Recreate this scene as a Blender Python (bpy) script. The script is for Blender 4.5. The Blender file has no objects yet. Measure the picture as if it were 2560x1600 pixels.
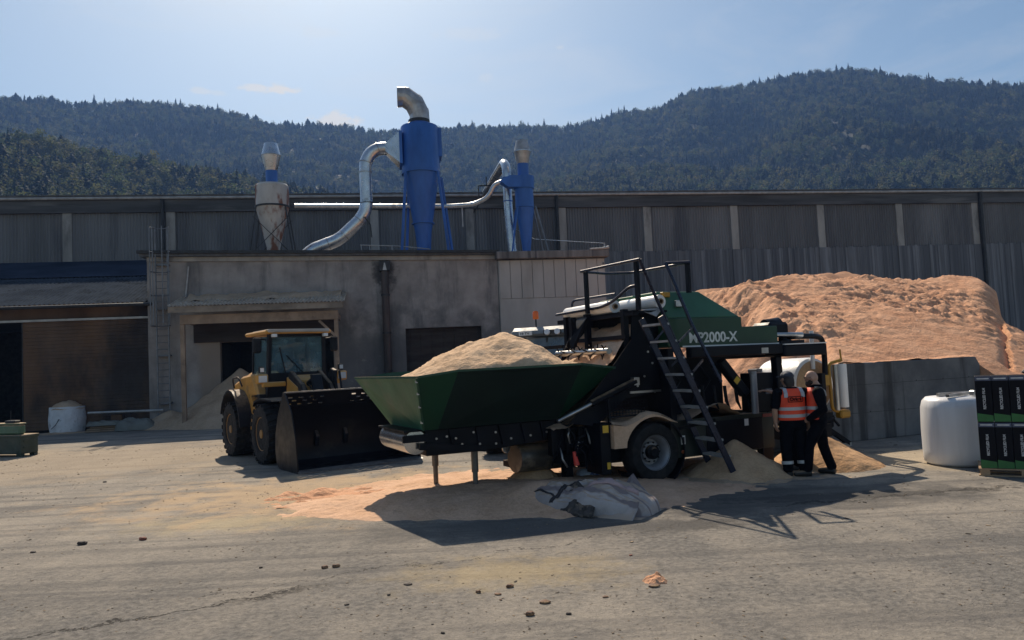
import bpy, bmesh, math, random
import numpy as np
from mathutils import Vector, Matrix, noise as mnoise
R = math.radians
sc = bpy.context.scene
COL = sc.collection
random.seed(7)

# ---------------------------------------------------------------- camera
CAM_H, FPX, PITCH, ROLL = 2.15, 1880.0, R(3.1), R(2.6)
cd = bpy.data.cameras.new('camera'); cam = bpy.data.objects.new('camera', cd); COL.objects.link(cam)
cd.sensor_width = 36.0; cd.lens = 36.0 * FPX / 2560.0
cd.clip_start = 0.1; cd.clip_end = 12000
cam.matrix_world = (Matrix.Translation((0, 0, CAM_H)) @ Matrix.Rotation(R(90) + PITCH, 4, 'X') @ Matrix.Rotation(-ROLL, 4, 'Z'))
sc.camera = cam

# ---------------------------------------------------------------- light
SUN_AZ, SUN_EL = R(-14), R(44)          # azimuth from +Y towards +X
SUN_DIR = Vector((math.sin(SUN_AZ) * math.cos(SUN_EL), math.cos(SUN_AZ) * math.cos(SUN_EL), math.sin(SUN_EL)))
ld = bpy.data.lights.new('sun', 'SUN'); ld.energy = 5.0; ld.angle = R(0.5); ld.color = (1.0, 0.86, 0.68)
sun = bpy.data.objects.new('sun', ld); COL.objects.link(sun)
sun.rotation_euler = (-SUN_DIR).to_track_quat('-Z', 'Y').to_euler(); sun.location = (0, 0, 60)

w = bpy.data.worlds.new("World"); sc.world = w; w.use_nodes = True
nt = w.node_tree; nt.nodes.clear()
def N(nt, t, **k):
    n = nt.nodes.new(t)
    for a, b in k.items(): setattr(n, a, b)
    return n
wo = N(nt, 'ShaderNodeOutputWorld'); bg = N(nt, 'ShaderNodeBackground'); bg.inputs['Strength'].default_value = 0.074
sky = N(nt, 'ShaderNodeTexSky'); sky.sky_type = 'NISHITA'; sky.sun_disc = False
sky.sun_elevation = SUN_EL; sky.sun_rotation = SUN_AZ
sky.air_density = 1.0; sky.dust_density = 1.2; sky.ozone_density = 0.25; sky.altitude = 0
# thin wisps of cirrus and a few small bright clouds low over the ridge
tc = N(nt, 'ShaderNodeTexCoord')
mp = N(nt, 'ShaderNodeMapping'); mp.inputs['Scale'].default_value = (1.6, 1.0, 5.5); mp.inputs['Rotation'].default_value = (0.0, R(24), 0)
n1 = N(nt, 'ShaderNodeTexNoise'); n1.inputs['Scale'].default_value = 2.6; n1.inputs['Detail'].default_value = 8; n1.inputs['Roughness'].default_value = 0.62; n1.inputs['Distortion'].default_value = 0.6
r1 = N(nt, 'ShaderNodeMapRange'); r1.inputs['From Min'].default_value = 0.5; r1.inputs['From Max'].default_value = 0.82; r1.inputs['To Max'].default_value = 0.3
nt.links.new(tc.outputs['Generated'], mp.inputs['Vector']); nt.links.new(mp.outputs['Vector'], n1.inputs['Vector']); nt.links.new(n1.outputs['Fac'], r1.inputs['Value'])
n2 = N(nt, 'ShaderNodeTexNoise'); n2.inputs['Scale'].default_value = 55; n2.inputs['Detail'].default_value = 6; n2.inputs['Roughness'].default_value = 0.62
mp2 = N(nt, 'ShaderNodeMapping'); mp2.inputs['Scale'].default_value = (1, 1, 2.2); nt.links.new(tc.outputs['Generated'], mp2.inputs['Vector']); nt.links.new(mp2.outputs['Vector'], n2.inputs['Vector'])
r2 = N(nt, 'ShaderNodeMapRange'); r2.inputs['From Min'].default_value = 0.3; r2.inputs['From Max'].default_value = 0.7; r2.inputs['To Min'].default_value = -.55; r2.inputs['To Max'].default_value = .55
nt.links.new(n2.outputs['Fac'], r2.inputs['Value'])
puff = None
for px, py, rx, rz, amt in ((641, 221, .017, .0060, .75), (703, 221, .019, .0065, .95), (495, 226, .013, .0045, .45), (545, 232, .010, .003, .3), (842, 300, .030, .010, .9), (1212, 195, .010, .006, .28), (1402, 118, .008, .005, .35), (800, 80, .030, .006, .2), (1165, 85, .045, .008, .22)):
    d0 = (cam.matrix_world.to_3x3() @ Vector(((px - 1280) / FPX, (800 - py) / FPX, -1))).normalized()
    su = N(nt, 'ShaderNodeVectorMath', operation='SUBTRACT'); su.inputs[1].default_value = d0; nt.links.new(tc.outputs['Generated'], su.inputs[0])
    ml = N(nt, 'ShaderNodeVectorMath', operation='MULTIPLY'); ml.inputs[1].default_value = (1 / rx, 0, 1 / rz); nt.links.new(su.outputs[0], ml.inputs[0])
    le = N(nt, 'ShaderNodeVectorMath', operation='LENGTH'); nt.links.new(ml.outputs[0], le.inputs[0])
    ad = N(nt, 'ShaderNodeMath', operation='ADD'); nt.links.new(le.outputs['Value'], ad.inputs[0]); nt.links.new(r2.outputs[0], ad.inputs[1])
    rg = N(nt, 'ShaderNodeMapRange'); rg.interpolation_type = 'SMOOTHSTEP'; rg.inputs['From Min'].default_value = 1.15; rg.inputs['From Max'].default_value = .35; rg.inputs['To Max'].default_value = amt; nt.links.new(ad.outputs[0], rg.inputs['Value'])
    if puff is None: puff = rg.outputs[0]
    else:
        pm = N(nt, 'ShaderNodeMath', operation='MAXIMUM'); nt.links.new(puff, pm.inputs[0]); nt.links.new(rg.outputs[0], pm.inputs[1]); puff = pm.outputs[0]
sy = N(nt, 'ShaderNodeSeparateXYZ'); nt.links.new(tc.outputs['Generated'], sy.inputs[0])
fwd = N(nt, 'ShaderNodeMath', operation='GREATER_THAN'); fwd.inputs[1].default_value = 0; nt.links.new(sy.outputs['Y'], fwd.inputs[0])
mu = N(nt, 'ShaderNodeMath', operation='MULTIPLY'); nt.links.new(puff, mu.inputs[0]); nt.links.new(fwd.outputs[0], mu.inputs[1])
mx = N(nt, 'ShaderNodeMath', operation='MAXIMUM'); nt.links.new(r1.outputs[0], mx.inputs[0]); nt.links.new(mu.outputs[0], mx.inputs[1])
cm = N(nt, 'ShaderNodeMixRGB'); cm.inputs['Color2'].default_value = (9.5, 9.0, 8.2, 1)
nt.links.new(mx.outputs[0], cm.inputs['Fac']); tint = N(nt, 'ShaderNodeMixRGB'); tint.blend_type = 'MULTIPLY'; tint.inputs['Fac'].default_value = 1; tint.inputs['Color2'].default_value = (.89, 1.0, 1.0, 1); nt.links.new(sky.outputs[0], tint.inputs['Color1']); nt.links.new(tint.outputs[0], cm.inputs['Color1'])
nt.links.new(cm.outputs[0], bg.inputs['Color']); nt.links.new(bg.outputs[0], wo.inputs['Surface'])

sc.view_settings.view_transform = 'Standard'; sc.view_settings.look = 'None'
sc.view_settings.gamma = 1.0; sc.view_settings.use_curve_mapping = False
sc.view_settings.exposure = 0.30
sc.render.engine = 'CYCLES'
cy = sc.cycles
cy.max_bounces = 6; cy.diffuse_bounces = 3; cy.glossy_bounces = 3; cy.transmission_bounces = 4; cy.volume_bounces = 0; cy.transparent_max_bounces = 8
cy.caustics_reflective = False; cy.caustics_refractive = False; cy.sample_clamp_indirect = 6
cy.use_denoising = True

# ---------------------------------------------------------------- helpers
def ray(px, py):
    """direction from the camera through a pixel of the 2560 x 1600 photograph"""
    v = Vector(((px - 1280) / FPX, (800 - py) / FPX, -1))
    return (cam.matrix_world.to_3x3() @ v)
CAMP = Vector((0, 0, CAM_H))
def gp(px, py, z=0.0):
    d = ray(px, py); return CAMP + d * ((z - CAM_H) / d.z)
def at(px, py, Y):
    d = ray(px, py); return CAMP + d * (Y / d.y)
def frame(origin, yaw):
    return Matrix.Translation(origin) @ Matrix.Rotation(yaw, 4, 'Z')
ID = Matrix.Identity(4)
BF = frame((-13.41, 30.45, 0), R(9.5))       # building frame: along facade, away, up
MF = frame((2.26, 12.75, 0), R(25))          # baling machine frame
def plane_hit(F, px, py, axis, val):
    Fi = F.inverted(); o = Fi @ CAMP; d = Fi.to_3x3() @ ray(px, py)
    return o + d * ((val - o[axis]) / d[axis])
def bt(px, py, t): return plane_hit(BF, px, py, 1, t)
def mt(px, py, t): return plane_hit(MF, px, py, 1, t)
def ms(px, py, s): return plane_hit(MF, px, py, 0, s)

BASE = {}
def meta(o, label=None, cat=None, group=None, kind=None):
    if label: o['label'] = label
    if cat: o['category'] = cat
    if group: o['group'] = group
    if kind: o['kind'] = kind
    return o
def thing(name, label, cat, F=ID, base=(0, 0, 0), group=None):
    o = bpy.data.objects.new(name, None); COL.objects.link(o)
    o.empty_display_size = 0.3
    o.matrix_world = F @ Matrix.Translation(base)
    BASE[o.name] = Vector(base)
    return meta(o, label, cat, group)
class MB:
    def __init__(s): s.v = []; s.f = []
    def add(s, vs, fs):
        k = len(s.v); s.v += [Vector(p) for p in vs]; s.f += [tuple(i + k for i in f) for f in fs]; return s
    def box(s, a, b):
        x0, y0, z0 = a; x1, y1, z1 = b
        return s.add([(x0, y0, z0), (x1, y0, z0), (x1, y1, z0), (x0, y1, z0), (x0, y0, z1), (x1, y0, z1), (x1, y1, z1), (x0, y1, z1)],
                     [(0, 3, 2, 1), (4, 5, 6, 7), (0, 1, 5, 4), (1, 2, 6, 5), (2, 3, 7, 6), (3, 0, 4, 7)])
    def cbox(s, c, size, M=None):
        c = Vector(c); h = Vector(size) / 2; k = len(s.v); s.box(-h, h)
        for i in range(k, len(s.v)): s.v[i] = (M @ s.v[i] if M else s.v[i]) + c
        return s
    def beam(s, p, q, w, h, up=(0, 0, 1)):
        p = Vector(p); q = Vector(q); d = (q - p).normalized(); u = Vector(up)
        x = d.cross(u)
        if x.length < 1e-4: x = d.cross(Vector((1, 0, 0)))
        x.normalize(); y = x.cross(d)
        vs = []
        for e in (p, q):
            for a, b in ((-1, -1), (1, -1), (1, 1), (-1, 1)): vs.append(e + x * (a * w / 2) + y * (b * h / 2))
        return s.add(vs, [(0, 1, 2, 3), (7, 6, 5, 4), (0, 4, 5, 1), (1, 5, 6, 2), (2, 6, 7, 3), (3, 7, 4, 0)])
    def tube(s, pts, r, n=8, caps=True):
        pts = [Vector(p) for p in pts]; m = len(pts)
        rs = r if isinstance(r, (list, tuple)) else [r] * m
        k = len(s.v); prev = None
        for i, p in enumerate(pts):
            d = (pts[min(i + 1, m - 1)] - pts[max(i - 1, 0)]).normalized()
            if prev is None:
                x = d.orthogonal().normalized()
            else:
                x = prev - d * prev.dot(d)
                x = x.normalized() if x.length > 1e-6 else d.orthogonal().normalized()
            prev = x; y = d.cross(x)
            for j in range(n):
                a = 2 * math.pi * j / n
                s.v.append(p + (x * math.cos(a) + y * math.sin(a)) * rs[i])
        for i in range(m - 1):
            for j in range(n):
                a = k + i * n + j; b = k + i * n + (j + 1) % n
                s.f.append((a, b, b + n, a + n))
        if caps:
            s.f.append(tuple(k + j for j in reversed(range(n)))); s.f.append(tuple(k + (m - 1) * n + j for j in range(n)))
        return s
    def lathe(s, prof, c=(0, 0, 0), axis=(0, 0, 1), n=24, a0=0.0, a1=2 * math.pi, caps=True):
        c = Vector(c); z = Vector(axis).normalized(); x = z.orthogonal().normalized(); y = z.cross(x)
        if abs(z.z) > 0.99: x = Vector((1, 0, 0)); y = z.cross(x)
        k = len(s.v); full = abs(a1 - a0 - 2 * math.pi) < 1e-6; m = n if full else n + 1
        for r, h in prof:
            for j in range(m):
                a = a0 + (a1 - a0) * j / n
                s.v.append(c + z * h + (x * math.cos(a) + y * math.sin(a)) * r)
        for i in range(len(prof) - 1):
            for j in range(n):
                a = k + i * m + j; b = k + i * m + (j + 1) % m
                s.f.append((a, b, b + m, a + m))
        if caps and full:
            if prof[0][0] > 1e-5: s.f.append(tuple(k + j for j in reversed(range(m))))
            if prof[-1][0] > 1e-5: s.f.append(tuple(k + (len(prof) - 1) * m + j for j in range(m)))
        return s
    def prism(s, pts, d):
        pts = [Vector(p) for p in pts]; d = Vector(d); n = len(pts)
        return s.add(pts + [p + d for p in pts], [tuple(reversed(range(n))), tuple(range(n, 2 * n))] + [(i, (i + 1) % n, n + (i + 1) % n, n + i) for i in range(n)])
    def quad(s, *p): return s.add(p, [tuple(range(len(p)))])
    def plate(s, pts, th):
        """polygon given a thickness along its own normal"""
        P = [Vector(p) for p in pts]; nn = (P[1] - P[0]).cross(P[2] - P[0]).normalized()
        return s.prism(P, nn * th)
    def grid(s, nu, nv, fn):
        k = len(s.v)
        for i in range(nu):
            for j in range(nv): s.v.append(Vector(fn(i / (nu - 1), j / (nv - 1))))
        for i in range(nu - 1):
            for j in range(nv - 1):
                a = k + i * nv + j; s.f.append((a, a + nv, a + nv + 1, a + 1))
        return s
    def corr(s, p0, u, wid, v, hgt, nrm, pitch, amp, seg=6, rows=1):
        """corrugated sheet: p0 corner, u across, v along the ridges, nrm outwards"""
        p0 = Vector(p0); u = Vector(u).normalized(); v = Vector(v).normalized(); nrm = Vector(nrm).normalized()
        m = int(wid / pitch * seg); k = len(s.v)
        for i in range(m + 1):
            x = wid * i / m; o = p0 + u * x + nrm * (amp * math.sin(2 * math.pi * i / seg))
            for r_ in range(rows + 1): s.v.append(o + v * (hgt * r_ / rows))
        for i in range(m):
            for r_ in range(rows):
                a = k + i * (rows + 1) + r_; s.f.append((a, a + rows + 1, a + rows + 2, a + 1))
        return s
    def build(s, name, mat, parent=None, smooth=None, bevel=0, F=ID, base=(0, 0, 0), label=None, cat=None, group=None, kind=None, fix=True):
        b = BASE[parent.name] if parent is not None else Vector(base)
        me = bpy.data.meshes.new(name); me.from_pydata([p - b for p in s.v], [], s.f)
        if fix:
            bm = bmesh.new(); bm.from_mesh(me); bmesh.ops.recalc_face_normals(bm, faces=bm.faces); bm.to_mesh(me); bm.free()
        o = bpy.data.objects.new(name, me); COL.objects.link(o)
        if mat: me.materials.append(mat)
        if smooth is not None:
            me.polygons.foreach_set('use_smooth', [True] * len(me.polygons)); me.set_sharp_from_angle(angle=R(smooth))
        if bevel:
            bv = o.modifiers.new('bevel', 'BEVEL'); bv.width = bevel; bv.segments = 1; bv.limit_method = 'ANGLE'; bv.angle_limit = R(40)
        if parent is not None: o.parent = parent
        else: o.matrix_world = F @ Matrix.Translation(b)
        BASE[o.name] = Vector(b)
        return meta(o, label, cat, group, kind)
def arc(c, r, a0, a1, n, ex, ez):
    c = Vector(c); ex = Vector(ex); ez = Vector(ez)
    return [c + ex * (r * math.cos(a0 + (a1 - a0) * i / n)) + ez * (r * math.sin(a0 + (a1 - a0) * i / n)) for i in range(n + 1)]
def fillet(pts, rad, n=5):
    """round the corners of a polyline"""
    P = [Vector(p) for p in pts]; out = [P[0]]
    for i in range(1, len(P) - 1):
        a = (P[i - 1] - P[i]); b = (P[i + 1] - P[i]); r = min(rad, a.length * .45, b.length * .45)
        a = P[i] + a.normalized() * r; b = P[i] + b.normalized() * r
        for k in range(n + 1):
            t = k / n; out.append(a * (1 - t) ** 2 + P[i] * 2 * t * (1 - t) + b * t * t)
    out.append(P[-1]); return out
def hz(p, s=1.0, o=0.0): return mnoise.noise(Vector(p) * s + Vector((o, o * .7, -o)))
def fbm(p, s=1.0, oct=4, o=0.0): return mnoise.fractal(Vector(p) * s + Vector((o, o * .7, -o)), 1.0, 2.0, oct)

# ---------------------------------------------------------------- materials
def c4(c): return (c[0], c[1], c[2], 1)
class NT:
    def __init__(s, name):
        s.m = bpy.data.materials.new(name); s.m.use_nodes = True; s.t = s.m.node_tree
        s.b = s.t.nodes['Principled BSDF']; s.tc = N(s.t, 'ShaderNodeTexCoord'); s.geo = None
    def L(s, a, b): s.t.links.new(a, b)
    def map(s, scale=(1, 1, 1), rot=(0, 0, 0), loc=(0, 0, 0), src=None, typ='POINT'):
        n = N(s.t, 'ShaderNodeMapping'); n.vector_type = typ; n.inputs['Scale'].default_value = scale; n.inputs['Rotation'].default_value = rot; n.inputs['Location'].default_value = loc
        s.L(src or s.tc.outputs['Object'], n.inputs['Vector']); return n.outputs[0]
    def noise(s, scale, det=4, rough=.55, vec=None, dist=0):
        n = N(s.t, 'ShaderNodeTexNoise'); n.inputs['Scale'].default_value = scale; n.inputs['Detail'].default_value = det; n.inputs['Roughness'].default_value = rough; n.inputs['Distortion'].default_value = dist
        s.L(vec or s.tc.outputs['Object'], n.inputs['Vector']); return n.outputs['Fac']
    def ramp(s, val, a, b, lo=0., hi=1.):
        n = N(s.t, 'ShaderNodeMapRange'); n.interpolation_type = 'SMOOTHSTEP'; n.inputs['From Min'].default_value = a; n.inputs['From Max'].default_value = b; n.inputs['To Min'].default_value = lo; n.inputs['To Max'].default_value = hi
        s.L(val, n.inputs['Value']); return n.outputs[0]
    def math(s, op, a, b=None):
        n = N(s.t, 'ShaderNodeMath', operation=op)
        for i, v in enumerate((a, b)):
            if v is None: continue
            if isinstance(v, (int, float)): n.inputs[i].default_value = v
            else: s.L(v, n.inputs[i])
        return n.outputs[0]
    def mix(s, fac, a, b, mode='MIX'):
        n = N(s.t, 'ShaderNodeMixRGB'); n.blend_type = mode
        for i, v in enumerate((fac, a, b)):
            if isinstance(v, (int, float)): n.inputs[i].default_value = v
            elif isinstance(v, tuple): n.inputs[i].default_value = c4(v)
            else: s.L(v, n.inputs[i])
        return n.outputs[0]
    def bump(s, h, strength=.4, dist=.02, prev=None):
        n = N(s.t, 'ShaderNodeBump'); n.inputs['Strength'].default_value = strength; n.inputs['Distance'].default_value = dist
        s.L(h, n.inputs['Height'])
        if prev: s.L(prev, n.inputs['Normal'])
        return n.outputs[0]
    def up(s, a=.35, b=.85):
        g = N(s.t, 'ShaderNodeNewGeometry'); x = N(s.t, 'ShaderNodeSeparateXYZ'); s.L(g.outputs['Normal'], x.inputs[0]); return s.ramp(x.outputs['Z'], a, b)
    def sep(s, src=None):
        x = N(s.t, 'ShaderNodeSeparateXYZ'); s.L(src or s.tc.outputs['Object'], x.inputs[0]); return x.outputs
    def out(s, col, rough=.6, metal=0., normal=None, spec=None):
        for k, v in (('Base Color', col), ('Roughness', rough), ('Metallic', metal), ('Normal', normal), ('Specular IOR Level', spec)):
            if v is None: continue
            if isinstance(v, (int, float)): s.b.inputs[k].default_value = v
            elif isinstance(v, tuple): s.b.inputs[k].default_value = c4(v)
            else: s.L(v, s.b.inputs[k])
        return s.m
DUST = (.52, .36, .22)
def mat(name, col, rough=.6, metal=0., var=.25, scale=3., col2=None, c2=(.5, .62), c2scale=2., stretch=(1, 1, 1), bump=0., bscale=40., bdist=.01, dust=0., spec=None):
    """paint/metal/plaster with tone variation, optional patches of a second colour, bumps and settled dust on upward faces"""
    t = NT(name); vec = t.map(stretch)
    f = t.noise(scale, 5, .6, vec)
    dark = tuple(x * (1 - var) for x in col); lite = tuple(min(1, x * (1 + var)) for x in col)
    c = t.mix(t.ramp(f, .3, .7), dark, lite)
    if col2: c = t.mix(t.ramp(t.noise(c2scale, 6, .62, vec), *c2), c, col2)
    ro = t.ramp(t.noise(scale * 2.3, 4, .6, vec), .3, .7, max(0.03, rough * .8), min(1, rough * 1.2))
    if dust:
        d = t.math('MULTIPLY', t.up(), t.ramp(t.noise(9, 4, .6), .35, .6, dust * .4, dust))
        c = t.mix(d, c, DUST); ro = t.mix(d, ro, (.95, .95, .95))
    nr = t.bump(t.noise(bscale, 5, .6, vec), bump, bdist) if bump else None
    return t.out(c, ro, metal, nr, spec)
# ================================================================ ground
def ground_material():
    t = NT('yard_asphalt')
    P = t.tc.outputs['Object']
    big = t.noise(.22, 5, .6); mid = t.noise(1.1, 6, .65, t.map((1, .55, 1), (0, 0, R(20)))); fine = t.noise(14, 6, .7); spk = t.noise(46, 4, .75)
    asph = t.mix(t.ramp(fine, .3, .7), (.13, .122, .112), (.24, .225, .205))
    dusty = t.mix(t.ramp(spk, .3, .7), (.31, .272, .225), (.435, .385, .32))
    dustf = t.math('ADD', t.ramp(big, .35, .65, .22, .66), t.ramp(mid, .35, .68, -.22, .28))
    gx = t.sep(P); near = t.ramp(t.math('SUBTRACT', gx['Y'], t.math('MULTIPLY', gx['X'], .25)), 6.5, 11.5, -.14, .08)
    dustf = t.math('ADD', t.math('ADD', dustf, near), t.ramp(fine, .3, .7, -.15, .15))
    c = t.mix(dustf, asph, dusty)
    # tyre tracks swept across the yard
    tv = t.map((.10, 1.5, 1), (0, 0, R(-9))); tr = t.noise(1.0, 4, .6, tv, .3)
    c = t.mix(t.ramp(tr, .50, .66, 0, .6), c, (.13, .123, .118)); tr2 = t.noise(1.0, 3, .55, t.map((.07, 2.6, 1), (0, 0, R(-14)), (3, 1, 0)), .2); c = t.mix(t.ramp(tr2, .54, .66, 0, .4), c, (.12, .115, .11))
    def blob(x, y, rx, ry, rot, lo=.55, hi=1.0, ns=2.2, na=.9):
        v = t.map((1 / rx, 1 / ry, 0), (0, 0, 0), (-x / rx, -y / ry, 0), src=P)
        vr = N(t.t, 'ShaderNodeVectorRotate'); vr.rotation_type = 'Z_AXIS'; vr.inputs['Angle'].default_value = rot
        l = N(t.t, 'ShaderNodeVectorMath', operation='LENGTH'); t.L(v, l.inputs[0])
        d = t.math('ADD', l.outputs['Value'], t.ramp(t.noise(ns, 5, .65), .2, .8, -na * .5, na * .5))
        return t.ramp(d, hi, lo)
    saw = (.50, .335, .195)
    c = t.mix(t.math('MULTIPLY', blob(-.1, 7.8, 1.5, .8, 0, .1, 1.1, 3), .45), c, (.47, .36, .19))
    c = t.mix(t.math('MULTIPLY', blob(-4.2, 11.0, 2.0, .8, 0, .1, 1.1, 3), .55), c, (.50, .40, .24))
    c = t.mix(t.math('MULTIPLY', blob(-3.0, 13.4, 4.6, 2.6, 0, .3, 1.15, 1.6, 1.1), .8), c, (.52, .375, .235))
    c = t.mix(t.math('MULTIPLY', blob(8.5, 14.2, 4.2, 1.6, 0, .3, 1.2, 1.6, 1.1), .6), c, (.50, .40, .27))
    c = t.mix(t.math('MULTIPLY', blob(-12, 20.5, 9.0, 4.5, 0, .4, 1.3, 1.0, 1.0), .5), c, (.42, .33, .23))
    # damp patch that never quite dries
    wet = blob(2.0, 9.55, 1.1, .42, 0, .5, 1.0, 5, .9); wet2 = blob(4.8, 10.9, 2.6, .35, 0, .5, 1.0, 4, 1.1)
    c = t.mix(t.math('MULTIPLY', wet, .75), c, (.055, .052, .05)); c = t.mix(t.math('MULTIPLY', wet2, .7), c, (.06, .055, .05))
    c = t.mix(t.math('MULTIPLY', blob(3.6, 10.9, 3.6, 1.1, 0, .5, 1.15, 1.4, 1.0), .6), c, (.085, .083, .082)); c = t.mix(t.math('MULTIPLY', blob(.2, 9.75, 2.6, .7, 0, .5, 1.15, 1.4, .8), .55), c, (.09, .088, .087))  # tarmac colour darkened here to deepen the machine's cast shadow
    # dark grit and crumbs
    g = t.noise(30, 3, .6, t.map((1, .7, 1))); c = t.mix(t.ramp(g, .66, .72, 0, .75), c, (.055, .045, .036))
    g2 = t.noise(9, 6, .75); c = t.mix(t.ramp(g2, .64, .72, 0, .55), c, (.07, .06, .05))
    # ragged seams in the tarmac
    def seam(x0, y0, x1, y1, wd, amt):
        a = math.atan2(y1 - y0, x1 - x0); L_ = math.hypot(x1 - x0, y1 - y0)
        v = t.map((1, 1, 1), (0, 0, -a), (0, 0, 0), src=P, typ='POINT')
        o = t.sep(v); ca, sa = math.cos(-a), math.sin(-a); xo = x0 * ca - y0 * sa; yo = x0 * sa + y0 * ca
        d = t.math('ABSOLUTE', t.math('ADD', t.math('SUBTRACT', o['Y'], yo), t.ramp(t.noise(1.6, 5, .6), .2, .8, -.22, .22)))
        inx = t.math('MULTIPLY', t.ramp(t.math('SUBTRACT', o['X'], xo), 0, .5), t.ramp(t.math('SUBTRACT', o['X'], xo), L_, L_ - .8))
        dd = t.math('ADD', d, t.ramp(t.noise(22, 4, .7), .25, .75, -.05, .05))
        return t.math('MULTIPLY', t.math('MULTIPLY', t.ramp(dd, wd, 0), inx), amt)
    s1 = seam(-4.6, 6.35, -1.75, 7.75, .05, .9); s1b = seam(-2.9, 7.1, -1.7, 7.7, .11, .8)
    s2 = seam(3.2, 10.35, 9.5, 11.6, .05, .85); s3 = seam(-3.5, 7.3, 3.3, 10.1, .012, .7)
    for s_ in (s1, s1b, s2, s3): c = t.mix(s_, c, (.035, .032, .03))
    ro = t.mix(wet, t.ramp(fine, .3, .7, .86, .98), (.42, .42, .42))
    nr = t.bump(t.noise(5, 6, .7), .5, .06); nr = t.bump(fine, .7, .03, nr); nr = t.bump(spk, .9, .016, nr)
    return t.out(c, ro, 0, nr, .12)
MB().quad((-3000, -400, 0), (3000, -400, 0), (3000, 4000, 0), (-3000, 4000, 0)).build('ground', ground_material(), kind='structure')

def sawdust(name, lit=(.60, .385, .235), dark=(.44, .262, .15), bump=.7):
    t = NT(name)
    a = t.noise(1.3, 5, .6); f = t.noise(18, 5, .7); g = t.noise(70, 3, .7)
    c = t.mix(t.ramp(a, .33, .66), dark, lit)
    c = t.mix(t.ramp(f, .3, .72, 0, .45), c, tuple(min(1, x * 1.3) for x in lit))
    c = t.mix(t.ramp(g, .62, .74, 0, .4), c, tuple(x * .45 for x in dark))
    nr = t.bump(t.noise(6, 5, .65), bump, .06); nr = t.bump(f, bump, .02, nr); nr = t.bump(g, bump * .8, .006, nr)
    return t.out(c, .95, 0, nr, .15)
M_SAW = sawdust('sawdust_pile_peach', (.68, .385, .235), (.51, .255, .145), 1.0)
M_SAWP = sawdust('sawdust_pale', (.66, .46, .32), (.52, .335, .215), .6)
M_SAWG = sawdust('sawdust_greyed', (.48, .35, .245), (.36, .25, .165), .4)
def heap(name, F, x0, x1, y0, y1, fn, mt_, res=.08, label=None, cat='sawdust pile', group=None, kind=None, z=0.0, base=None):
    nx = max(4, int((x1 - x0) / res)); ny = max(4, int((y1 - y0) / res))
    b = MB().grid(nx, ny, lambda u, v: (x0 + (x1 - x0) * u, y0 + (y1 - y0) * v, z + fn(x0 + (x1 - x0) * u, y0 + (y1 - y0) * v)))
    # drop cells that lie wholly under the surface they rest on
    keep = [f for f in b.f if max(b.v[i].z for i in f) > z - .005]
    used = sorted({i for f in keep for i in f}); m = {i: k for k, i in enumerate(used)}
    b.v = [b.v[i] for i in used]; b.f = [tuple(m[i] for i in f) for f in keep]
    return b.build(name, mt_, None, smooth=60, F=F, base=base or ((x0 + x1) / 2, (y0 + y1) / 2, z), label=label, cat=cat, group=group, kind=kind)
def cone_h(x, y, cx, cy, h, rx, ry=None, p=1.15, n=.08, o=0.0):
    ry = ry or rx; d = math.hypot((x - cx) / rx, (y - cy) / ry)
    return h * (1 - d ** p) + (n * fbm((x, y, 0), 1.6, 4, o) + .016 * fbm((x, y, 0), 9, 3, o)) * (1 if d < 1.2 else 0) if d < 1.5 else -.5

# ================================================================ long warehouse behind
M_CLAD = mat('weathered_corrugated_cladding', (.165, .163, .165), .7, 0, .30, .35, (.10, .10, .108), (.5, .7), .5, (1, 1, .12), .1, 8)
def boards_material():
    t = NT('weathered_vertical_boards'); o = t.sep()
    k = t.math('FLOOR', t.math('DIVIDE', o['X'], .21)); wn = N(t.t, 'ShaderNodeTexWhiteNoise'); wn.noise_dimensions = '1D'; t.L(k, wn.inputs['W'])
    c = t.mix(wn.outputs['Value'], (.095, .098, .11), (.26, .262, .275)); v = t.map((2.2, 2.2, .12))
    c = t.mix(t.ramp(t.noise(2, 6, .65, v), .35, .65, 0, .7), c, (.10, .10, .105))
    return t.out(c, .85, 0, t.bump(t.noise(9, 4, .6, v), .3, .01))
M_BOARD = boards_material()
M_FASC = mat('dark_tarred_fascia', (.065, .064, .066), .7, 0, .45, .8, (.13, .125, .12), (.52, .66), .7, (.25, 1, 3.2), .2, 4)
M_GALV = mat('galvanised_steel', (.52, .54, .56), .36, .85, .18, 2.5, (.30, .30, .31), (.56, .72), 1.5)
M_GUT = mat('pale_gutter', (.40, .40, .40), .5, .3, .2)
M_DARK = mat('dark_metal', (.028, .029, .032), .55, .2, .3)
M_CONC = mat('pale_concrete', (.33, .31, .285), .85, 0, .25, .9, (.16, .15, .14), (.52, .7), .8, (1, 1, .3), .25, 14)
M_ROOF = mat('roof_sheet', (.10, .10, .105), .6, .3, .3)
WT, WZ = 12.0, 12.15
wh = thing('long_warehouse', 'long grey corrugated warehouse with dark fascia filling the width behind the yard', 'warehouse', BF, (20, WT, 0))
S0, S1 = -46, 84
MB().corr((S0, WT, 8.5), (1, 0, 0), S1 - S0, (0, 0, 1), 2.85, (0, -1, 0), .17, .03, 5).build('corrugated_cladding', M_CLAD, wh, fix=False)
b = MB(); x = S0
while x < S1:
    j = random.uniform(0, .03); b.box((x + .006, WT - .12 - j, 0), (x + .204, WT - .06, 8.52 + random.uniform(-.04, .05))); x += .21
b.build('timber_boarding', M_BOARD, wh)
MB().box((S0, WT - .22, 11.3), (S1, WT + .1, 12.08)).build('fascia', M_FASC, wh)
MB().box((S0, WT + .03, 0), (S1, WT + .3, 11.3)).build('wall', M_DARK, wh)
g = MB().tube([(S0, WT - .34, 12.07), (S1, WT - .34, 12.07)], .085, 8); g.build('gutter', M_GUT, wh, smooth=40)
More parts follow.
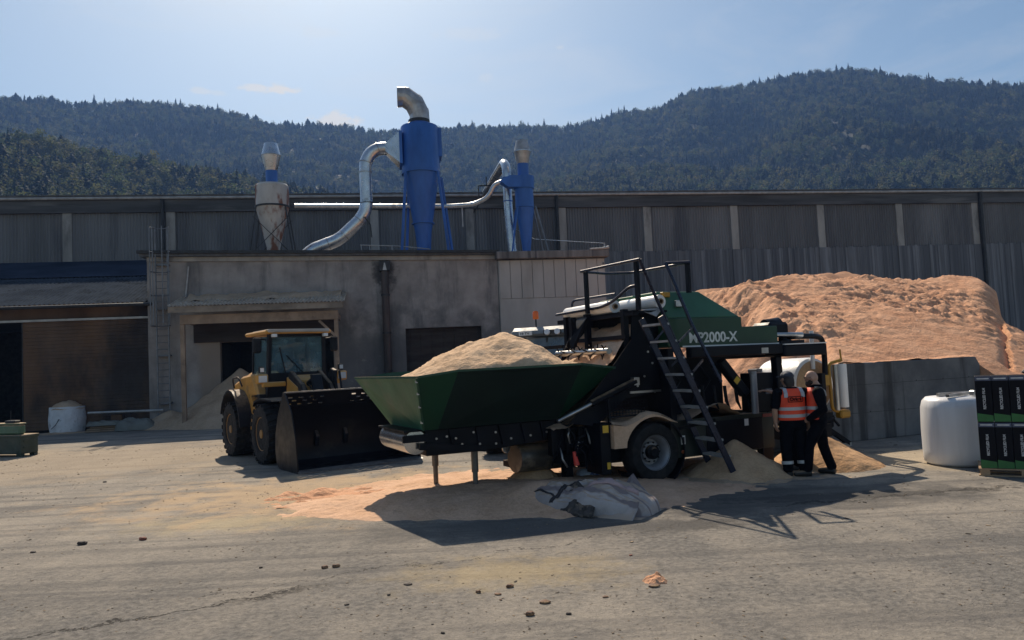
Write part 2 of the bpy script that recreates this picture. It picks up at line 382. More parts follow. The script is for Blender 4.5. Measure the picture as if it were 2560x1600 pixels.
b = MB().quad((S0, WT - .42, 12.17), (S1, WT - .42, 12.17), (S1, WT + 16, 14.0), (S0, WT + 16, 14.0)); b.quad((S0, WT - .42, 12.24), (S1, WT - .42, 12.24), (S1, WT + 16, 14.07), (S0, WT + 16, 14.07)); b.quad((S0, WT - .42, 12.17), (S1, WT - .42, 12.17), (S1, WT - .42, 12.24), (S0, WT - .42, 12.24)); b.quad((S1, WT - .42, 12.17), (S1, WT + 16, 14.0), (S1, WT + 16, 14.07), (S1, WT - .42, 12.24))
b.build('roof', M_ROOF, wh)
for s in [-20.4, -14.7, -8.8, -3.47, 2.1, 7.72, 13.3, 18.95, 24.35, 30.1, 36.05, 41.68, 47.3, 53, 58.6]:
    MB().box((s - .24, WT - .15, 8.52), (s + .24, WT + .02, 11.297)).build('pilaster', M_CONC, wh, bevel=.01)
    MB().box((s - .27, WT - .175, 0), (s + .27, WT + .02, 8.517)).build('pilaster', M_BOARD if s > 20 else M_CONC, wh)
for s in (-3.85, 18.62, 47.65):
    d = MB().tube([(s, WT - .34, 12.0), (s, WT - .28, 11.2), (s, WT - .28, 0)], .10 if s < 40 else .13, 8)
    d.build('downpipe', M_DARK, wh, smooth=40)

# ================================================================ rendered concrete building in front
def plaster_material():
    t = NT('stained_render'); st = t.map((1, 1, .18))
    c = t.mix(t.ramp(t.noise(.6, 6, .62), .3, .7), (.225, .205, .195), (.40, .365, .345))
    c = t.mix(t.ramp(t.noise(.9, 7, .68, st), .48, .68, 0, .8), c, (.105, .103, .105))
    o = t.sep(); low = t.ramp(t.math('ADD', o['Z'], t.ramp(t.noise(.7, 5, .6), .2, .8, -1.3, 1.3)), 5.3, 3.6)
    lowx = t.math('MULTIPLY', low, t.ramp(o['X'], -4.5, -2.2))
    c = t.mix(t.math('MULTIPLY', lowx, .72), c, (.082, .082, .086))
    pt = t.noise(2.2, 8, .8, t.map((1, 1, 1.6))); c = t.mix(t.math('MULTIPLY', t.ramp(pt, .55, .64, 0, .55), t.ramp(t.noise(.5, 3), .42, .6)), c, (.33, .31, .285))
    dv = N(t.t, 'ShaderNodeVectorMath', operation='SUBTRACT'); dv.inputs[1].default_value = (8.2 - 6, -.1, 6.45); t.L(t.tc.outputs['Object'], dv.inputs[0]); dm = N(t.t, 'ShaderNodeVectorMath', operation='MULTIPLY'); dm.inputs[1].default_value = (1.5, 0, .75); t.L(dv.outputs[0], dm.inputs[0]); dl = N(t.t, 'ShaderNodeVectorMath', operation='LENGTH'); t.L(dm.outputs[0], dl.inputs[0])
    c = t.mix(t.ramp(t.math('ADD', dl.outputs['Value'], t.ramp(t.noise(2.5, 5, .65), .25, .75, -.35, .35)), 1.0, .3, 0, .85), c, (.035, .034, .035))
    bay = t.math('MULTIPLY', t.math('MULTIPLY', t.ramp(o['X'], -6.0, -5.6), t.ramp(o['X'], .05, -.05)), t.ramp(o['Z'], 4.5, 4.2)); c = t.mix(t.math('MULTIPLY', bay, .75), c, (.30, .235, .185))
    return t.out(c, .9, 0, t.bump(t.noise(7, 7, .75), .4, .02))
M_PLAST = plaster_material()
M_BLACK = mat('unlit_black_interior', (.012, .011, .010), .95)  # near-black colour stands for the darkness inside the open bays
M_BROWN = mat('dark_brown_door', (.034, .023, .019), .8, 0, .3, 1, (.035, .027, .023), (.45, .65), .8, (.3, 1, 2), .25, 12)
M_WOODR = mat('brown_stained_boards', (.13, .070, .036), .75, 0, .35, .55, (.028, .020, .017), (.46, .66), .45, (.5, 1, .25), .2, 10)
def facade(b, s0, s1, z0, z1, t, ops, depth=.35):
    """front face with openings and their reveals"""
    xs = sorted({s0, s1, *[o[0] for o in ops], *[o[1] for o in ops]})
    for a, c in zip(xs, xs[1:]):
        cuts = [(o[2], o[3]) for o in ops if o[0] <= a + 1e-6 and o[1] >= c - 1e-6]
        z = z0
        for lo, hi in sorted(cuts):
            if lo > z: b.quad((a, t, z), (c, t, z), (c, t, lo), (a, t, lo))
            z = hi
        if z < z1: b.quad((a, t, z), (c, t, z), (c, t, z1), (a, t, z1))
    for a, c, lo, hi in ops:
        b.quad((a, t, lo), (a, t + depth, lo), (a, t + depth, hi), (a, t, hi)); b.quad((c, t, lo), (c, t, hi), (c, t + depth, hi), (c, t + depth, lo))
        b.quad((a, t, hi), (a, t + depth, hi), (c, t + depth, hi), (c, t, hi))
WL, WR, WTOP = -1.86, 13.36, 7.18
cb = thing('concrete_building', 'stained rendered concrete building with flat roof below the blue dust cyclones', 'building', BF, (6, 2, 0))
b = MB(); facade(b, WL, WR, 0, WTOP, 2.0, [(1.05, 5.85, 0, 3.52), (9.04, 12.5, 0, 3.82)])
b.quad((WL, 2, 0), (WL, WT - .3, 0), (WL, WT - .3, WTOP), (WL, 2, WTOP)); b.quad((WR, 2, 0), (WR, 2, WTOP), (WR, WT - .3, WTOP), (WR, WT - .3, 0))
b.build('wall', M_PLAST, cb, fix=False)
b = MB().prism([(WL - .22, 1.72, 7.30), (WR + .02, 1.72, 7.06), (WR + .02, 1.72, 7.22), (WL - .22, 1.72, 7.50)], (0, 10.0, 0)); rf = b.build('roof', M_ROOF, cb)
b = MB().prism([(WL - .30, 1.60, 7.42), (WR + .03, 1.60, 7.13), (WR + .03, 1.60, 7.25), (WL - .30, 1.60, 7.55)], (0, .115, 0)); b.build('roof_edging', M_DARK, rf)
b = MB().prism([(WL + .02, 1.9, 7.1), (WR - .02, 1.9, 6.86), (WR - .02, 1.9, 7.05), (WL + .02, 1.9, 7.29)], (0, .095, 0)); b.build('cornice', M_CONC, cb)
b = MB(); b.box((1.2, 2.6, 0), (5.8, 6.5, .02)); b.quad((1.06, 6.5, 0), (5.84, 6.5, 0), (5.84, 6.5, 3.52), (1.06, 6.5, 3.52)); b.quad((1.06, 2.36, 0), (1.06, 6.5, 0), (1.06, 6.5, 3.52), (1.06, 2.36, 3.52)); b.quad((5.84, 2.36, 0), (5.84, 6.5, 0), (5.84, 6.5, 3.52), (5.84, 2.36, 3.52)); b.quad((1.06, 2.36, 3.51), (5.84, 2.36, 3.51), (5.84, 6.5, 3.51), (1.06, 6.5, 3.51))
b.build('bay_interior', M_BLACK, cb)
d = MB().box((9.05, 2.33, 0), (12.49, 2.4, 3.815)); dr = d.build('sliding_door', M_BROWN, cb)
b = MB()
for k in range(7): b.box((9.2 + k * .52, 2.30, .05), (9.26 + k * .52, 2.328, 3.78))
b.build('batten', M_BROWN, dr)
# suction pipe with its wall box
b = MB().box((7.97, 1.62, 6.42), (8.45, 1.99, 6.86)); bx_ = b.build('vent_box', M_DARK, cb, bevel=.015)
MB().prism([(8.12, 1.60, 6.45), (8.30, 1.60, 6.45), (8.23, 1.60, 6.78), (8.19, 1.60, 6.78)], (0, .016, 0)).build('vent_cone', M_GUT, bx_)
M_RUSTP = mat('rust_brown_pipe', (.075, .055, .050), .7, .2, .3, 2, (.04, .035, .035), (.45, .6), 1.5, (1, 1, .2))
MB().tube([(8.21, 1.78, 6.41), (8.21, 1.78, 0)], .17, 14).build('drop_pipe', M_RUSTP, cb, smooth=40)
for z in (5.3, 3.6, 1.9): MB().lathe([(.20, 0), (.20, .09)], (8.21, 1.78, z), n=14).build('pipe_clamp', M_DARK, cb)
MB().tube([(-.15, 1.93, 6.85), (-.30, 1.93, 5.45)], .035, 6).build('thin_pipe', M_GUT, cb)
MB().tube([(9.6, 3.5, 7.35), (9.6, 3.5, 7.36)], .02).build('roof_bolt', M_DARK, cb)

M_PANEL = mat('pale_grey_concrete_panel', (.42, .405, .385), .88, 0, .15, .5, (.31, .295, .275), (.5, .72), .7, (1, 1, .35), .2, 10)
an = thing('concrete_annex', 'pale panelled concrete annex with a thick roof slab right of the rendered building', 'building', BF, (16, 2, 0))
b = MB().box((13.38, 1.92, 0), (18.47, WT - .3, 6.80)); b.build('wall', M_PANEL, an)
x = 13.42; k = 0
while x < 18.4:
    wd = min(.505, 18.46 - x); MB().box((x, 1.86, 5.02), (x + wd - .014, 1.918, 6.78)).build('wall_panel', M_PANEL, an); x += .52
MB().box((13.40, 1.875, 3.62), (18.46, 1.918, 5.0)).build('wall_panel', M_PANEL, an); MB().box((13.40, 1.875, 0), (18.46, 1.918, 3.6)).build('wall_panel', M_PANEL, an)
M_SLAB = mat('streaked_slab_edge', (.19, .18, .175), .85, 0, .35, 1.2, (.07, .068, .07), (.47, .6), 1.6, (1.6, 1, .12))
MB().box((13.25, 1.55, 6.83), (18.62, WT - .3, 7.17)).build('roof_slab', M_SLAB, an, bevel=.02)
MB().tube([(17.7, 1.56, 7.2), (18.3, 1.56, 7.215), (18.62, 1.58, 7.27)], [.03, .05, .07], 8).build('roof_edging', M_GUT, an, smooth=50)
MB().box((18.36, 1.82, 6.52), (18.42, 1.86, 6.58)).build('cable_hook', M_DARK, an)
o = MB().tube([(18.45, 1.7, 7.2), (18.45, 1.7, 7.5)], .035, 6); gw = thing('guy_wire', 'thin steel stay wire running from the annex roof corner up to the warehouse wall', 'cable', BF, (18.45, 1.7, 7.2))
o.build('anchor_post', M_GUT, gw); MB().tube([(18.45, 1.7, 7.48), (16.2, 7, 8.6), (15.9, WT - .2, 10.1)], .016, 5).build('wire', M_GALV, gw)

# ================================================================ low shed on the left
M_CORR = mat('dull_corrugated_roofing', (.050, .060, .076), .7, 0, .3, .7, (.03, .035, .042), (.52, .68), .7, spec=0.0)
M_FELT = mat('dark_blue_roofing_felt', (.035, .044, .066), .75, 0, .25, .5, spec=0.0)
sh = thing('timber_shed', 'low brown timber shed with sloping corrugated roof and an open dark bay', 'shed', BF, (-10, 2.4, 0))
SL, SR = -34, -1.88
slope = Vector((0, 5.3, 1.76)); ln = slope.length
MB().corr((SL, 1.75, 5.36), (1, 0, 0), SR - SL, slope, ln, (0, -.27, .96), .19, .026, 6).build('roof', M_CORR, sh, fix=False, smooth=80)
MB().box((SL, 1.70, 5.20), (SR, 1.80, 5.30)).build('eaves_board', M_DARK, sh); MB().tube([(SL, 1.62, 5.25), (SR + .3, 1.62, 5.25)], .07, 8).build('gutter', M_DARK, sh, smooth=40)
b = MB().box((SL, 7.0, 6.60), (SR, 7.1, 6.95)); b.build('roof_flashing', M_CORR, sh)
b = MB().quad((SL, 7.1, 7.18), (SR, 7.1, 7.18), (SR, WT - .2, 8.62), (SL, WT - .2, 8.62)); b.build('felt_roof', M_FELT, sh)
b = MB().box((SL, 2.55, 4.72), (SR, 2.75, 5.52)); b.build('front_beam', M_WOODR, sh)
b = MB().box((SL, 2.30, 4.70), (-1.3, 2.42, 4.79)); b.build('door_rail', M_GUT, sh)
d = MB(); z = .12
while z < 4.66:
    d.box((-6.95, 2.42 + random.uniform(0, .008), z), (-1.92, 2.5, z + .143)); z += .15
d.build('sliding_door', M_WOODR, sh)
b = MB().box((-6.99, 2.40, .1), (-6.95, 2.52, 4.68)); b.build('door_edge', M_DARK, sh)
d = MB().box((SL, 2.6, 0), (-11.5, 2.7, 4.7)); d.build('wall', M_WOODR, sh)
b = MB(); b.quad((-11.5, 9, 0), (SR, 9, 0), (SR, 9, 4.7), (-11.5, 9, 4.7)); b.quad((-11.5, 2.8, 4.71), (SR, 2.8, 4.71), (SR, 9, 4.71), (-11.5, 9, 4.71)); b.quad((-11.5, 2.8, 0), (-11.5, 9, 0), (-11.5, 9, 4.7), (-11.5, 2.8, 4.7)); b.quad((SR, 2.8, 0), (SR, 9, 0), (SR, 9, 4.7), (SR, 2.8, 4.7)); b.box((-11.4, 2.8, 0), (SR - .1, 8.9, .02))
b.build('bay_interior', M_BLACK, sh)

# ================================================================ timber porch over the loading bay
M_TIMB = mat('weathered_timber', (.33, .235, .165), .8, 0, .25, 1.5, (.20, .14, .10), (.5, .7), 1.2, (1, 1, 1), .2, 15, dust=.5)
M_SHEET = mat('mossy_glint_porch_roofing', (.34, .31, .28), .6, .2, .4, 3, (.62, .58, .50), (.5, .62), 4, dust=.7)  # second colour lightened to paint sun glints on the sheets
pc = thing('timber_porch', 'timber framed porch with mossy sheet roof over the loading bay beside the loader', 'porch', BF, (3, 0, 0))
for x0 in (-.06, 6.04):
    MB().box((x0, 0, 0), (x0 + .17, .17, 4.22)).build('post', M_TIMB, pc, bevel=.008)
MB().box((-.06, -.02, 4.222), (6.22, .17, 4.60)).build('beam', M_TIMB, pc, bevel=.008); MB().box((5.4, -.045, 4.24), (6.18, -.022, 4.58)).build('splice_plate', M_TIMB, pc)
MB().beam((5.42, .085, 4.20), (6.06, .085, 3.55), .10, .12, (0, 1, 0)).build('brace', M_TIMB, pc)
for x0 in (-.06, 6.05): MB().box((x0, .18, 4.3), (x0 + .15, 1.98, 4.5)).build('side_beam', M_TIMB, pc)
MB().box((-.42, -.34, 4.68), (6.46, -.30, 4.93)).build('fascia_board', mat('grey_fascia_board', (.27, .225, .18), .85, 0, .3, 1.5, None, bump=.2), pc)
MB().corr((-.46, -.40, 4.95), (1, 0, 0), 6.98, (0, 2.38, .60), 2.44, (0, -.24, .97), .15, .025, 6).build('roof', M_SHEET, pc, fix=False, smooth=80)
heap('sawdust_drift', BF, -.1, 6.3, .62, 2.0, lambda x, y: 4.95 + (y + .4) * .25 + .03 + .14 * fbm((x, y, 3), 1.3, 4) + .10 * min(1, (y - .55) * 1.2) - .06, M_SAWG, .07, 'drift of dusty sawdust lying on the mossy porch roof', 'sawdust', z=0.0, base=(3, 1.3, 5.2))
MB().box((.0, 1.9, 3.53), (6.1, 1.985, 4.35)).build('shade_board', M_BROWN, pc)  # dark board stands in for the shade between bay opening and beam

# ================================================================ caged ladder
lad = thing('caged_ladder', 'galvanised caged access ladder fixed to the left corner of the concrete building', 'ladder', BF, (-1.2, 1.7, 0))
M_LAD = mat('dull_galvanised_ladder', (.17, .18, .20), .5, .6, .2)
for x in (-1.43, -.95): MB().box((x - .025, 1.68, .25), (x + .025, 1.74, 8.55)).build('stile', M_LAD, lad)
z = .4
while z < 7.6: MB().tube([(-1.43, 1.71, z), (-.95, 1.71, z)], .016, 6).build('rung', M_LAD, lad); z += .29
for z in (4.3, 5.6, 6.6, 7.45, 8.5):
    MB().tube([(-1.43, 1.7, z)] + arc((-1.19, 1.45, z), .38, R(170), R(370), 12, (1, 0, 0), (0, -1, 0)) + [(-.95, 1.7, z)], .022, 6).build('cage_hoop', M_LAD, lad)
for a in (190, 240, 300, 350):
    x, y = -1.19 + .38 * math.cos(R(a)), 1.45 + .38 * math.sin(R(a)); MB().box((x - .02, y - .012, 4.3), (x + .02, y + .012, 8.5)).build('cage_strip', M_LAD, lad)
for z in (1.0, 3.0, 5.0, 6.9): MB().box((-1.47, 1.74, z), (-.91, 1.995, z + .06)).build('wall_bracket', M_LAD, lad)

# ================================================================ dust cyclones on the flat roof
M_BLUE = mat('blue_painted_steel', (.028, .125, .44), .42, 0, .22, .9, (.02, .085, .31), (.5, .68), 1.2, (1, 1, .3), dust=.0)
M_DUCT = mat('spiral_duct_steel', (.55, .57, .60), .30, .92, .15, 2.2, (.32, .33, .35), (.58, .7), 2)
M_DUCTD = mat('aged_duct_steel', (.42, .40, .385), .45, .75, .25, 2.2, (.24, .20, .18), (.52, .7), 1.6)
M_RUSTY = mat('rust_streaked_white_paint', (.50, .485, .46), .6, 0, .18, 1.2, (.20, .075, .04), (.46, .56), 1.0, (1, 1, .42))
def cyl(b, c, prof, n=32): return b.lathe(prof, c, n=n)
Z0 = 7.32
lc = thing('rusty_cyclone', 'small white cyclone with rust streaks and conical rain cap at the left of the roof', 'dust cyclone', BF, (3.05, 4.2, Z0))
c = (3.1, 4.2, 0)
cyl(MB(), c, [(.765, 9.9), (.765, 10.86), (.70, 10.95), (.44, 11.0)]).build('body', M_RUSTY, lc, smooth=35)
cyl(MB(), c, [(.28, Z0 + .02), (.30, 7.95), (.74, 9.78), (.765, 9.86)]).build('cone', M_RUSTY, lc, smooth=35)
cyl(MB(), c, [(.80, 9.84), (.80, 9.92)]).build('clamp_ring', M_DARK, lc)
cyl(MB(), c, [(.27, 10.98), (.27, 11.62)]).build('neck', M_BLUE, lc, smooth=35)
cyl(MB(), c, [(.26, 11.6), (.29, 11.7), (.44, 12.35), (.30, 12.93)], 20).build('rain_cap', M_DUCT, lc, smooth=25)
cyl(MB(), c, [(.45, 12.32), (.45, 12.36)], 20).build('cap_seam', M_DUCTD, lc)
L4 = [(-.80, -.55), (.80, -.55), (.80, .55), (-.80, .55)]
for x, y in L4: MB().beam((c[0] + x * .82, c[1] + y, 9.82), (c[0] + x * 1.25, c[1] + y * 1.3, Z0), .05, .05).build('leg', M_DARK, lc)
for y in (-1, 1):
    for s_ in (-1, 1): MB().beam((c[0] - s_ * .80, c[1] + y * .60, 9.35), (c[0] + s_ * .92, c[1] + y * .68, 7.55), .03, .03).build('brace', M_DARK, lc)
bc = thing('large_blue_cyclone', 'tall blue cyclone with steel elbow outlet standing centrally on the flat roof', 'dust cyclone', BF, (10.25, 4.5, Z0))
c = (10.15, 4.5, 0)
cyl(MB(), c, [(.93, 11.55), (.93, 13.80), (.90, 13.86), (.55, 14.02), (.50, 14.05)], 40).build('body', M_BLUE, bc, smooth=35)
cyl(MB(), c, [(.88, 11.52), (.40, 8.6), (.31, Z0 + .1)], 40).build('cone', M_BLUE, bc, smooth=35)
b = MB(); cyl(b, c, [(.95, 11.50), (.95, 11.57)], 40); b.build('body_flange', M_BLUE, bc); b = MB(); cyl(b, c, [(.56, 9.02), (.56, 9.07)], 32); b.build('cone_flange', M_BLUE, bc)
cyl(MB(), c, [(.53, 14.03), (.53, 14.2)], 32).build('outlet_collar', M_DARK, bc)
b = MB().prism([(c[0] + .35, 4.3, 12.35), (c[0] + 1.06, 4.3, 12.35), (c[0] + 1.06, 4.3, 13.80), (c[0] + .35, 4.3, 13.80)], (0, 1.1, 0)); b.build('inlet_scroll', M_BLUE, bc, bevel=.02)
for x, y in ((-.95, -.75), (.98, -.75), (1.28, .75), (-.72, .75)):
    MB().beam((c[0] + x * .80, c[1] + y * .8, 11.5), (c[0] + x * 1.18, c[1] + y * 1.15, Z0), .10, .10).build('leg', M_BLUE, bc)
# lobster-back elbow with a square-cut mouth to the left
pts = [(c[0] + .03, 4.5, 14.15), (c[0] + .03, 4.5, 14.55), (c[0] - .20, 4.5, 15.05), (c[0] - .62, 4.5, 15.36), (c[0] - 1.02, 4.5, 15.36)]
el = MB().tube(pts, [.50, .50, .51, .51, .50], 18, caps=False).build('outlet_elbow', M_DUCTD, bc, smooth=20)
b = MB()
for p, q, r_ in ((1, 2, .515), (2, 3, .525), (3, 4, .525)):
    P_, Q_ = Vector(pts[p]), Vector(pts[q]); d = (Q_ - P_).normalized(); b.lathe([(r_, -.015), (r_, .015)], P_, d, 18, caps=False)
b.build('elbow_seam', M_DUCTD, el)
# inlet horn
b = MB().add([(8.45, 4.18, 12.58), (8.45, 4.82, 12.58), (8.45, 4.82, 12.98), (8.45, 4.18, 12.98), (9.12, 3.9, 11.95), (9.12, 5.1, 11.95), (9.12, 5.1, 13.45), (9.12, 3.9, 13.45)], [(0, 1, 2, 3), (4, 7, 6, 5), (0, 4, 5, 1), (1, 5, 6, 2), (2, 6, 7, 3), (3, 7, 4, 0)])
b.build('inlet_horn', M_DUCT, bc); MB().box((9.12, 3.86, 11.9), (9.26, 5.14, 13.5)).build('inlet_flange', M_BLUE, bc)
M_RAIL = M_GUT
dk = thing('large_duct', 'large silver duct bending from the roof up into the big blue cyclone', 'duct', BF, (7, 4.5, Z0))
P0 = [(8.50, 4.5, 12.79), (8.1, 4.5, 12.78), (7.72, 4.5, 12.55), (7.48, 4.5, 12.1), (7.46, 4.5, 11.6), (7.46, 4.5, 10.1), (7.36, 4.5, 9.65), (7.1, 4.5, 9.25), (6.35, 4.5, 8.55), (6.0, 4.5, 8.3), (5.6, 4.5, 8.15), (4.9, 4.5, 7.9), (4.4, 4.5, 7.5)]
MB().tube(fillet(P0[:1] + P0[1:], .15, 2), .31, 18).build('pipe', M_DUCT, dk, smooth=50)
for i in (1, 3, 4, 5, 7, 8, 10):
    d = (Vector(P0[i + 1]) - Vector(P0[i - 1])).normalized(); MB().lathe([(.325, -.02), (.325, .02)], P0[i], d, 18).build('joint_ring', M_DUCTD if i != 5 else M_DARK, dk)
MB().beam((7.35, 4.1, 9.35), (7.62, 4.1, 8.95), .06, .06).build('hanger', M_DARK, dk); MB().beam((7.62, 4.1, 8.95), (7.66, 4.1, 8.35), .05, .05).build('hanger', M_DARK, dk)
lp = thing('long_pipe', 'long thin silver pipe running level across the roof between the cyclones', 'duct', BF, (8, 5.2, 10.0))
MB().tube(fillet([(4.0, 5.2, 10.15), (11.6, 5.2, 10.05), (12.75, 5.0, 10.08), (13.45, 4.6, 10.35), (13.75, 4.4, 10.95), (14.2, 4.3, 11.10), (14.6, 4.2, 11.08)], .35, 5), .115, 12).build('pipe', M_DUCT, lp, smooth=50)
MB().box((12.15, 5.15, 9.0), (12.2, 5.25, 9.95)).build('drain', M_GUT, lp)
sc_ = thing('small_blue_cyclone', 'slim blue cyclone with conical cap at the right end of the roof', 'dust cyclone', BF, (15.2, 4.2, Z0))
c = (15.2, 4.2, 0)
cyl(MB(), c, [(.28, 11.2), (.28, 11.95)], 24).build('neck', M_BLUE, sc_, smooth=35)
cyl(MB(), c, [(.28, 11.93), (.42, 12.55), (.29, 13.1)], 18).build('rain_cap', M_DUCTD, sc_, smooth=25); cyl(MB(), c, [(.43, 12.53), (.43, 12.57)], 18).build('cap_seam', M_DUCT, sc_)
cyl(MB(), c, [(.46, 9.72), (.46, 10.7)], 30).build('body', M_BLUE, sc_, smooth=35); cyl(MB(), c, [(.46, 9.7), (.17, Z0)], 30).build('cone', M_BLUE, sc_, smooth=35)
b = MB(); cyl(b, c, [(.52, 10.66), (.52, 11.28)], 30); b.prism([(14.0, 3.72, 10.93), (14.35, 3.72, 10.68), (15.2, 3.72, 10.68), (15.2, 3.72, 11.26), (14.45, 3.72, 11.26), (14.0, 3.72, 11.05)], (0, .5, 0)); b.build('inlet_scroll', M_BLUE, sc_)
for x, y in ((-.5, -.5), (.55, -.5), (.6, .5), (-.45, .5)): MB().beam((c[0] + x * .85, c[1] + y * .8, 9.72), (c[0] + x * 1.75, c[1] + y * 1.5, Z0), .06, .06).build('leg', M_BLUE if x < 0 else M_LAD, sc_)
sd = thing('side_duct', 'silver duct rising beside the slim blue cyclone and bending down to the warehouse', 'duct', BF, (14.45, 5.0, Z0))
MB().tube(fillet([(14.62, 4.9, 7.4), (14.55, 4.9, 8.4), (14.50, 5.0, 9.8), (14.50, 5.0, 11.9), (14.48, 5.5, 12.35), (14.42, 7.5, 12.3), (14.3, WT - .2, 12.15), (14.3, WT + 1, 12.1)], .5, 6), .235, 16).build('pipe', M_DUCT, sd, smooth=50)
for z in (8.7, 9.4, 10.2, 11.4): MB().lathe([(.25, 0), (.25, .05)], (14.5, 5.0, z), n=16).build('joint_ring', M_BLUE if z > 10 else M_DUCTD, sd)
b = MB().beam((13.55, 9, 11.0), (13.55, 9, 12.0), .06, .06); b.beam((13.55, 9, 11.98), (14.6, 9, 12.03), .06, .06); b.beam((14.0, 9, 11.98), (14.0, 9, 12.5), .06, .06); b.beam((13.55, 9, 11.03), (13.55, WT - .3, 11.03), .06, .06); b.build('support_frame', M_DARK, sd)
rr = thing('roof_rail', 'low pale handrail lying along the flat roof left of the big cyclone', 'railing', BF, (8.4, 4, Z0))
b = MB().tube([(7.1, 4.0, 7.98), (8.9, 4.0, 7.90), (10.4, 4.0, 7.72)], .022, 6); b.build('top_rail', M_GUT, rr)
for x in (7.15, 7.55, 7.98, 8.6): MB().tube([(x, 4.0, Z0), (x, 4.0, 7.94)], .02, 6).build('post', M_GUT, rr)
# ================================================================ wooded hills
FAR = [(-900, 200), (-400, 215), (0, 226), (60, 230), (120, 228), (190, 240), (260, 232), (330, 235), (400, 238), (480, 248), (560, 262), (640, 285), (700, 290), (760, 287), (830, 295), (900, 302), (1050, 297), (1140, 294), (1230, 290), (1310, 293), (1390, 280), (1440, 266), (1480, 255), (1560, 248), (1600, 222), (1660, 205), (1760, 195), (1850, 175), (1940, 160), (2000, 155), (2060, 160), (2120, 172), (2200, 182), (2300, 190), (2419, 192), (2800, 215), (3300, 240)]
NEAR = [(-900, 300), (-300, 310), (0, 322), (60, 322), (110, 330), (170, 345), (250, 362), (330, 378), (420, 392), (520, 408), (620, 430), (760, 455), (900, 500), (1200, 560), (2600, 560), (3300, 560)]
MIDR = [(-900, 560), (900, 560), (1150, 470), (1300, 425), (1420, 400), (1550, 390), (1700, 395), (1850, 400), (2000, 390), (2200, 370), (2419, 345), (2800, 320), (3300, 300)]
def ridge_table(tab, dist, treeh):
    A, Z = [], []
    for x, y in tab:
        d = ray(x * 1.0583, y * 1.0583); D = dist
        A.append(math.atan2(d.x, d.y)); Z.append(CAM_H + D * d.z / math.hypot(d.x, d.y) - treeh)
    return np.array(A), np.array(Z)
class Hill:
    def __init__(s, tab, R0, R1, treeh, wob, o):
        s.A, s.Z = ridge_table(tab, R1, treeh); s.R0, s.R1, s.wob, s.o = R0, R1, wob, o
    def z(s, a, r):
        zr = float(np.interp(a, s.A, s.Z)); q = (r - s.R0) / (s.R1 - s.R0)
        x, y = r * math.sin(a), r * math.cos(a)
        n = fbm((x, y, 0), 1 / s.wob, 4, s.o)
        if q <= 1: h = zr * (max(q, 0) ** 1.25) + n * s.wob * .16 * max(0, min(1, 4 * q * (1 - q)))
        else: h = zr - (q - 1) * s.R1 * .35
        return h - 1.0
    def pos(s, a, r): return Vector((r * math.sin(a), r * math.cos(a), s.z(a, r)))
    def mesh(s, name, m, na=150, nr=34):
        a0, a1 = s.A[0], s.A[-1]
        MB().grid(na, nr, lambda u, v: s.pos(a0 + (a1 - a0) * u, s.R0 + (s.R1 * 1.25 - s.R0) * v)).build(name, m, smooth=180, kind='structure')
H_FAR = Hill(FAR, 260, 900, 9.0, 120, 1.0); H_NEAR = Hill(NEAR, 120, 400, 7.0, 70, 5.0); H_MID = Hill(MIDR, 180, 560, 7.0, 90, 9.0)
M_FLOOR = mat('forest_floor', (.030, .035, .018), .95, 0, .4, .05, None)
H_FAR.mesh('hills', M_FLOOR); H_NEAR.mesh('hills', M_FLOOR); H_MID.mesh('hills', M_FLOOR)

def leaf_mat(name, a, b):
    t = NT(name); oi = N(t.t, 'ShaderNodeObjectInfo')
    c = t.mix(oi.outputs['Random'], a, b); c = t.mix(t.ramp(t.noise(.5, 2), .35, .65, 0, .4), c, tuple(x * .5 for x in a))
    m = t.out(c, .75, 0, None, .25)
    tr = N(t.t, 'ShaderNodeBsdfTranslucent'); t.L(c, tr.inputs['Color']); ad = N(t.t, 'ShaderNodeMixShader'); ad.inputs[0].default_value = .55
    t.L(t.b.outputs[0], ad.inputs[1]); t.L(tr.outputs[0], ad.inputs[2]); t.L(ad.outputs[0], t.t.nodes['Material Output'].inputs['Surface']); return m
M_CONI = leaf_mat('conifer_needles', (.020, .036, .020), (.038, .050, .024)); M_DECI = leaf_mat('broadleaf_foliage', (.05, .078, .027), (.115, .105, .038))
M_BARK = mat('bark', (.07, .05, .04), .9)
def conifer_mesh(seed, h=12.0, rad=2.3, pine=False):
    r = random.Random(seed); b = MB(); k = 12
    z0 = h * (.42 if pine else .10)
    for i in range(k):
        q = i / (k - 1); z = z0 + (h - z0) * q
        rr = rad * ((1 - q) ** .8 + .05) if not pine else rad * (.35 + .9 * math.sin(math.pi * min(1, q * .9 + .1)) ** .8) * (1 - q * .45)
        n = 11; a0 = r.random() * 6
        for j in range(n):
            a = a0 + j * 6.283 / n + r.uniform(-.25, .25); L_ = rr * r.uniform(.55, 1.2); wd = L_ * .42 + .12; dr = r.uniform(.15, .5) * L_ * (.9 if not pine else .1)
            ca, sa = math.cos(a), math.sin(a); zz = z + r.uniform(-.3, .3); px_, py_ = -sa * wd, ca * wd
            b.add([(0, 0, zz + .5 + (.4 if pine else .2)), (ca * L_ * .6 + px_, sa * L_ * .6 + py_, zz - dr * .5), (ca * L_, sa * L_, zz - dr), (ca * L_ * .6 - px_, sa * L_ * .6 - py_, zz - dr * .5)], [(0, 1, 2), (0, 2, 3)])
    return b
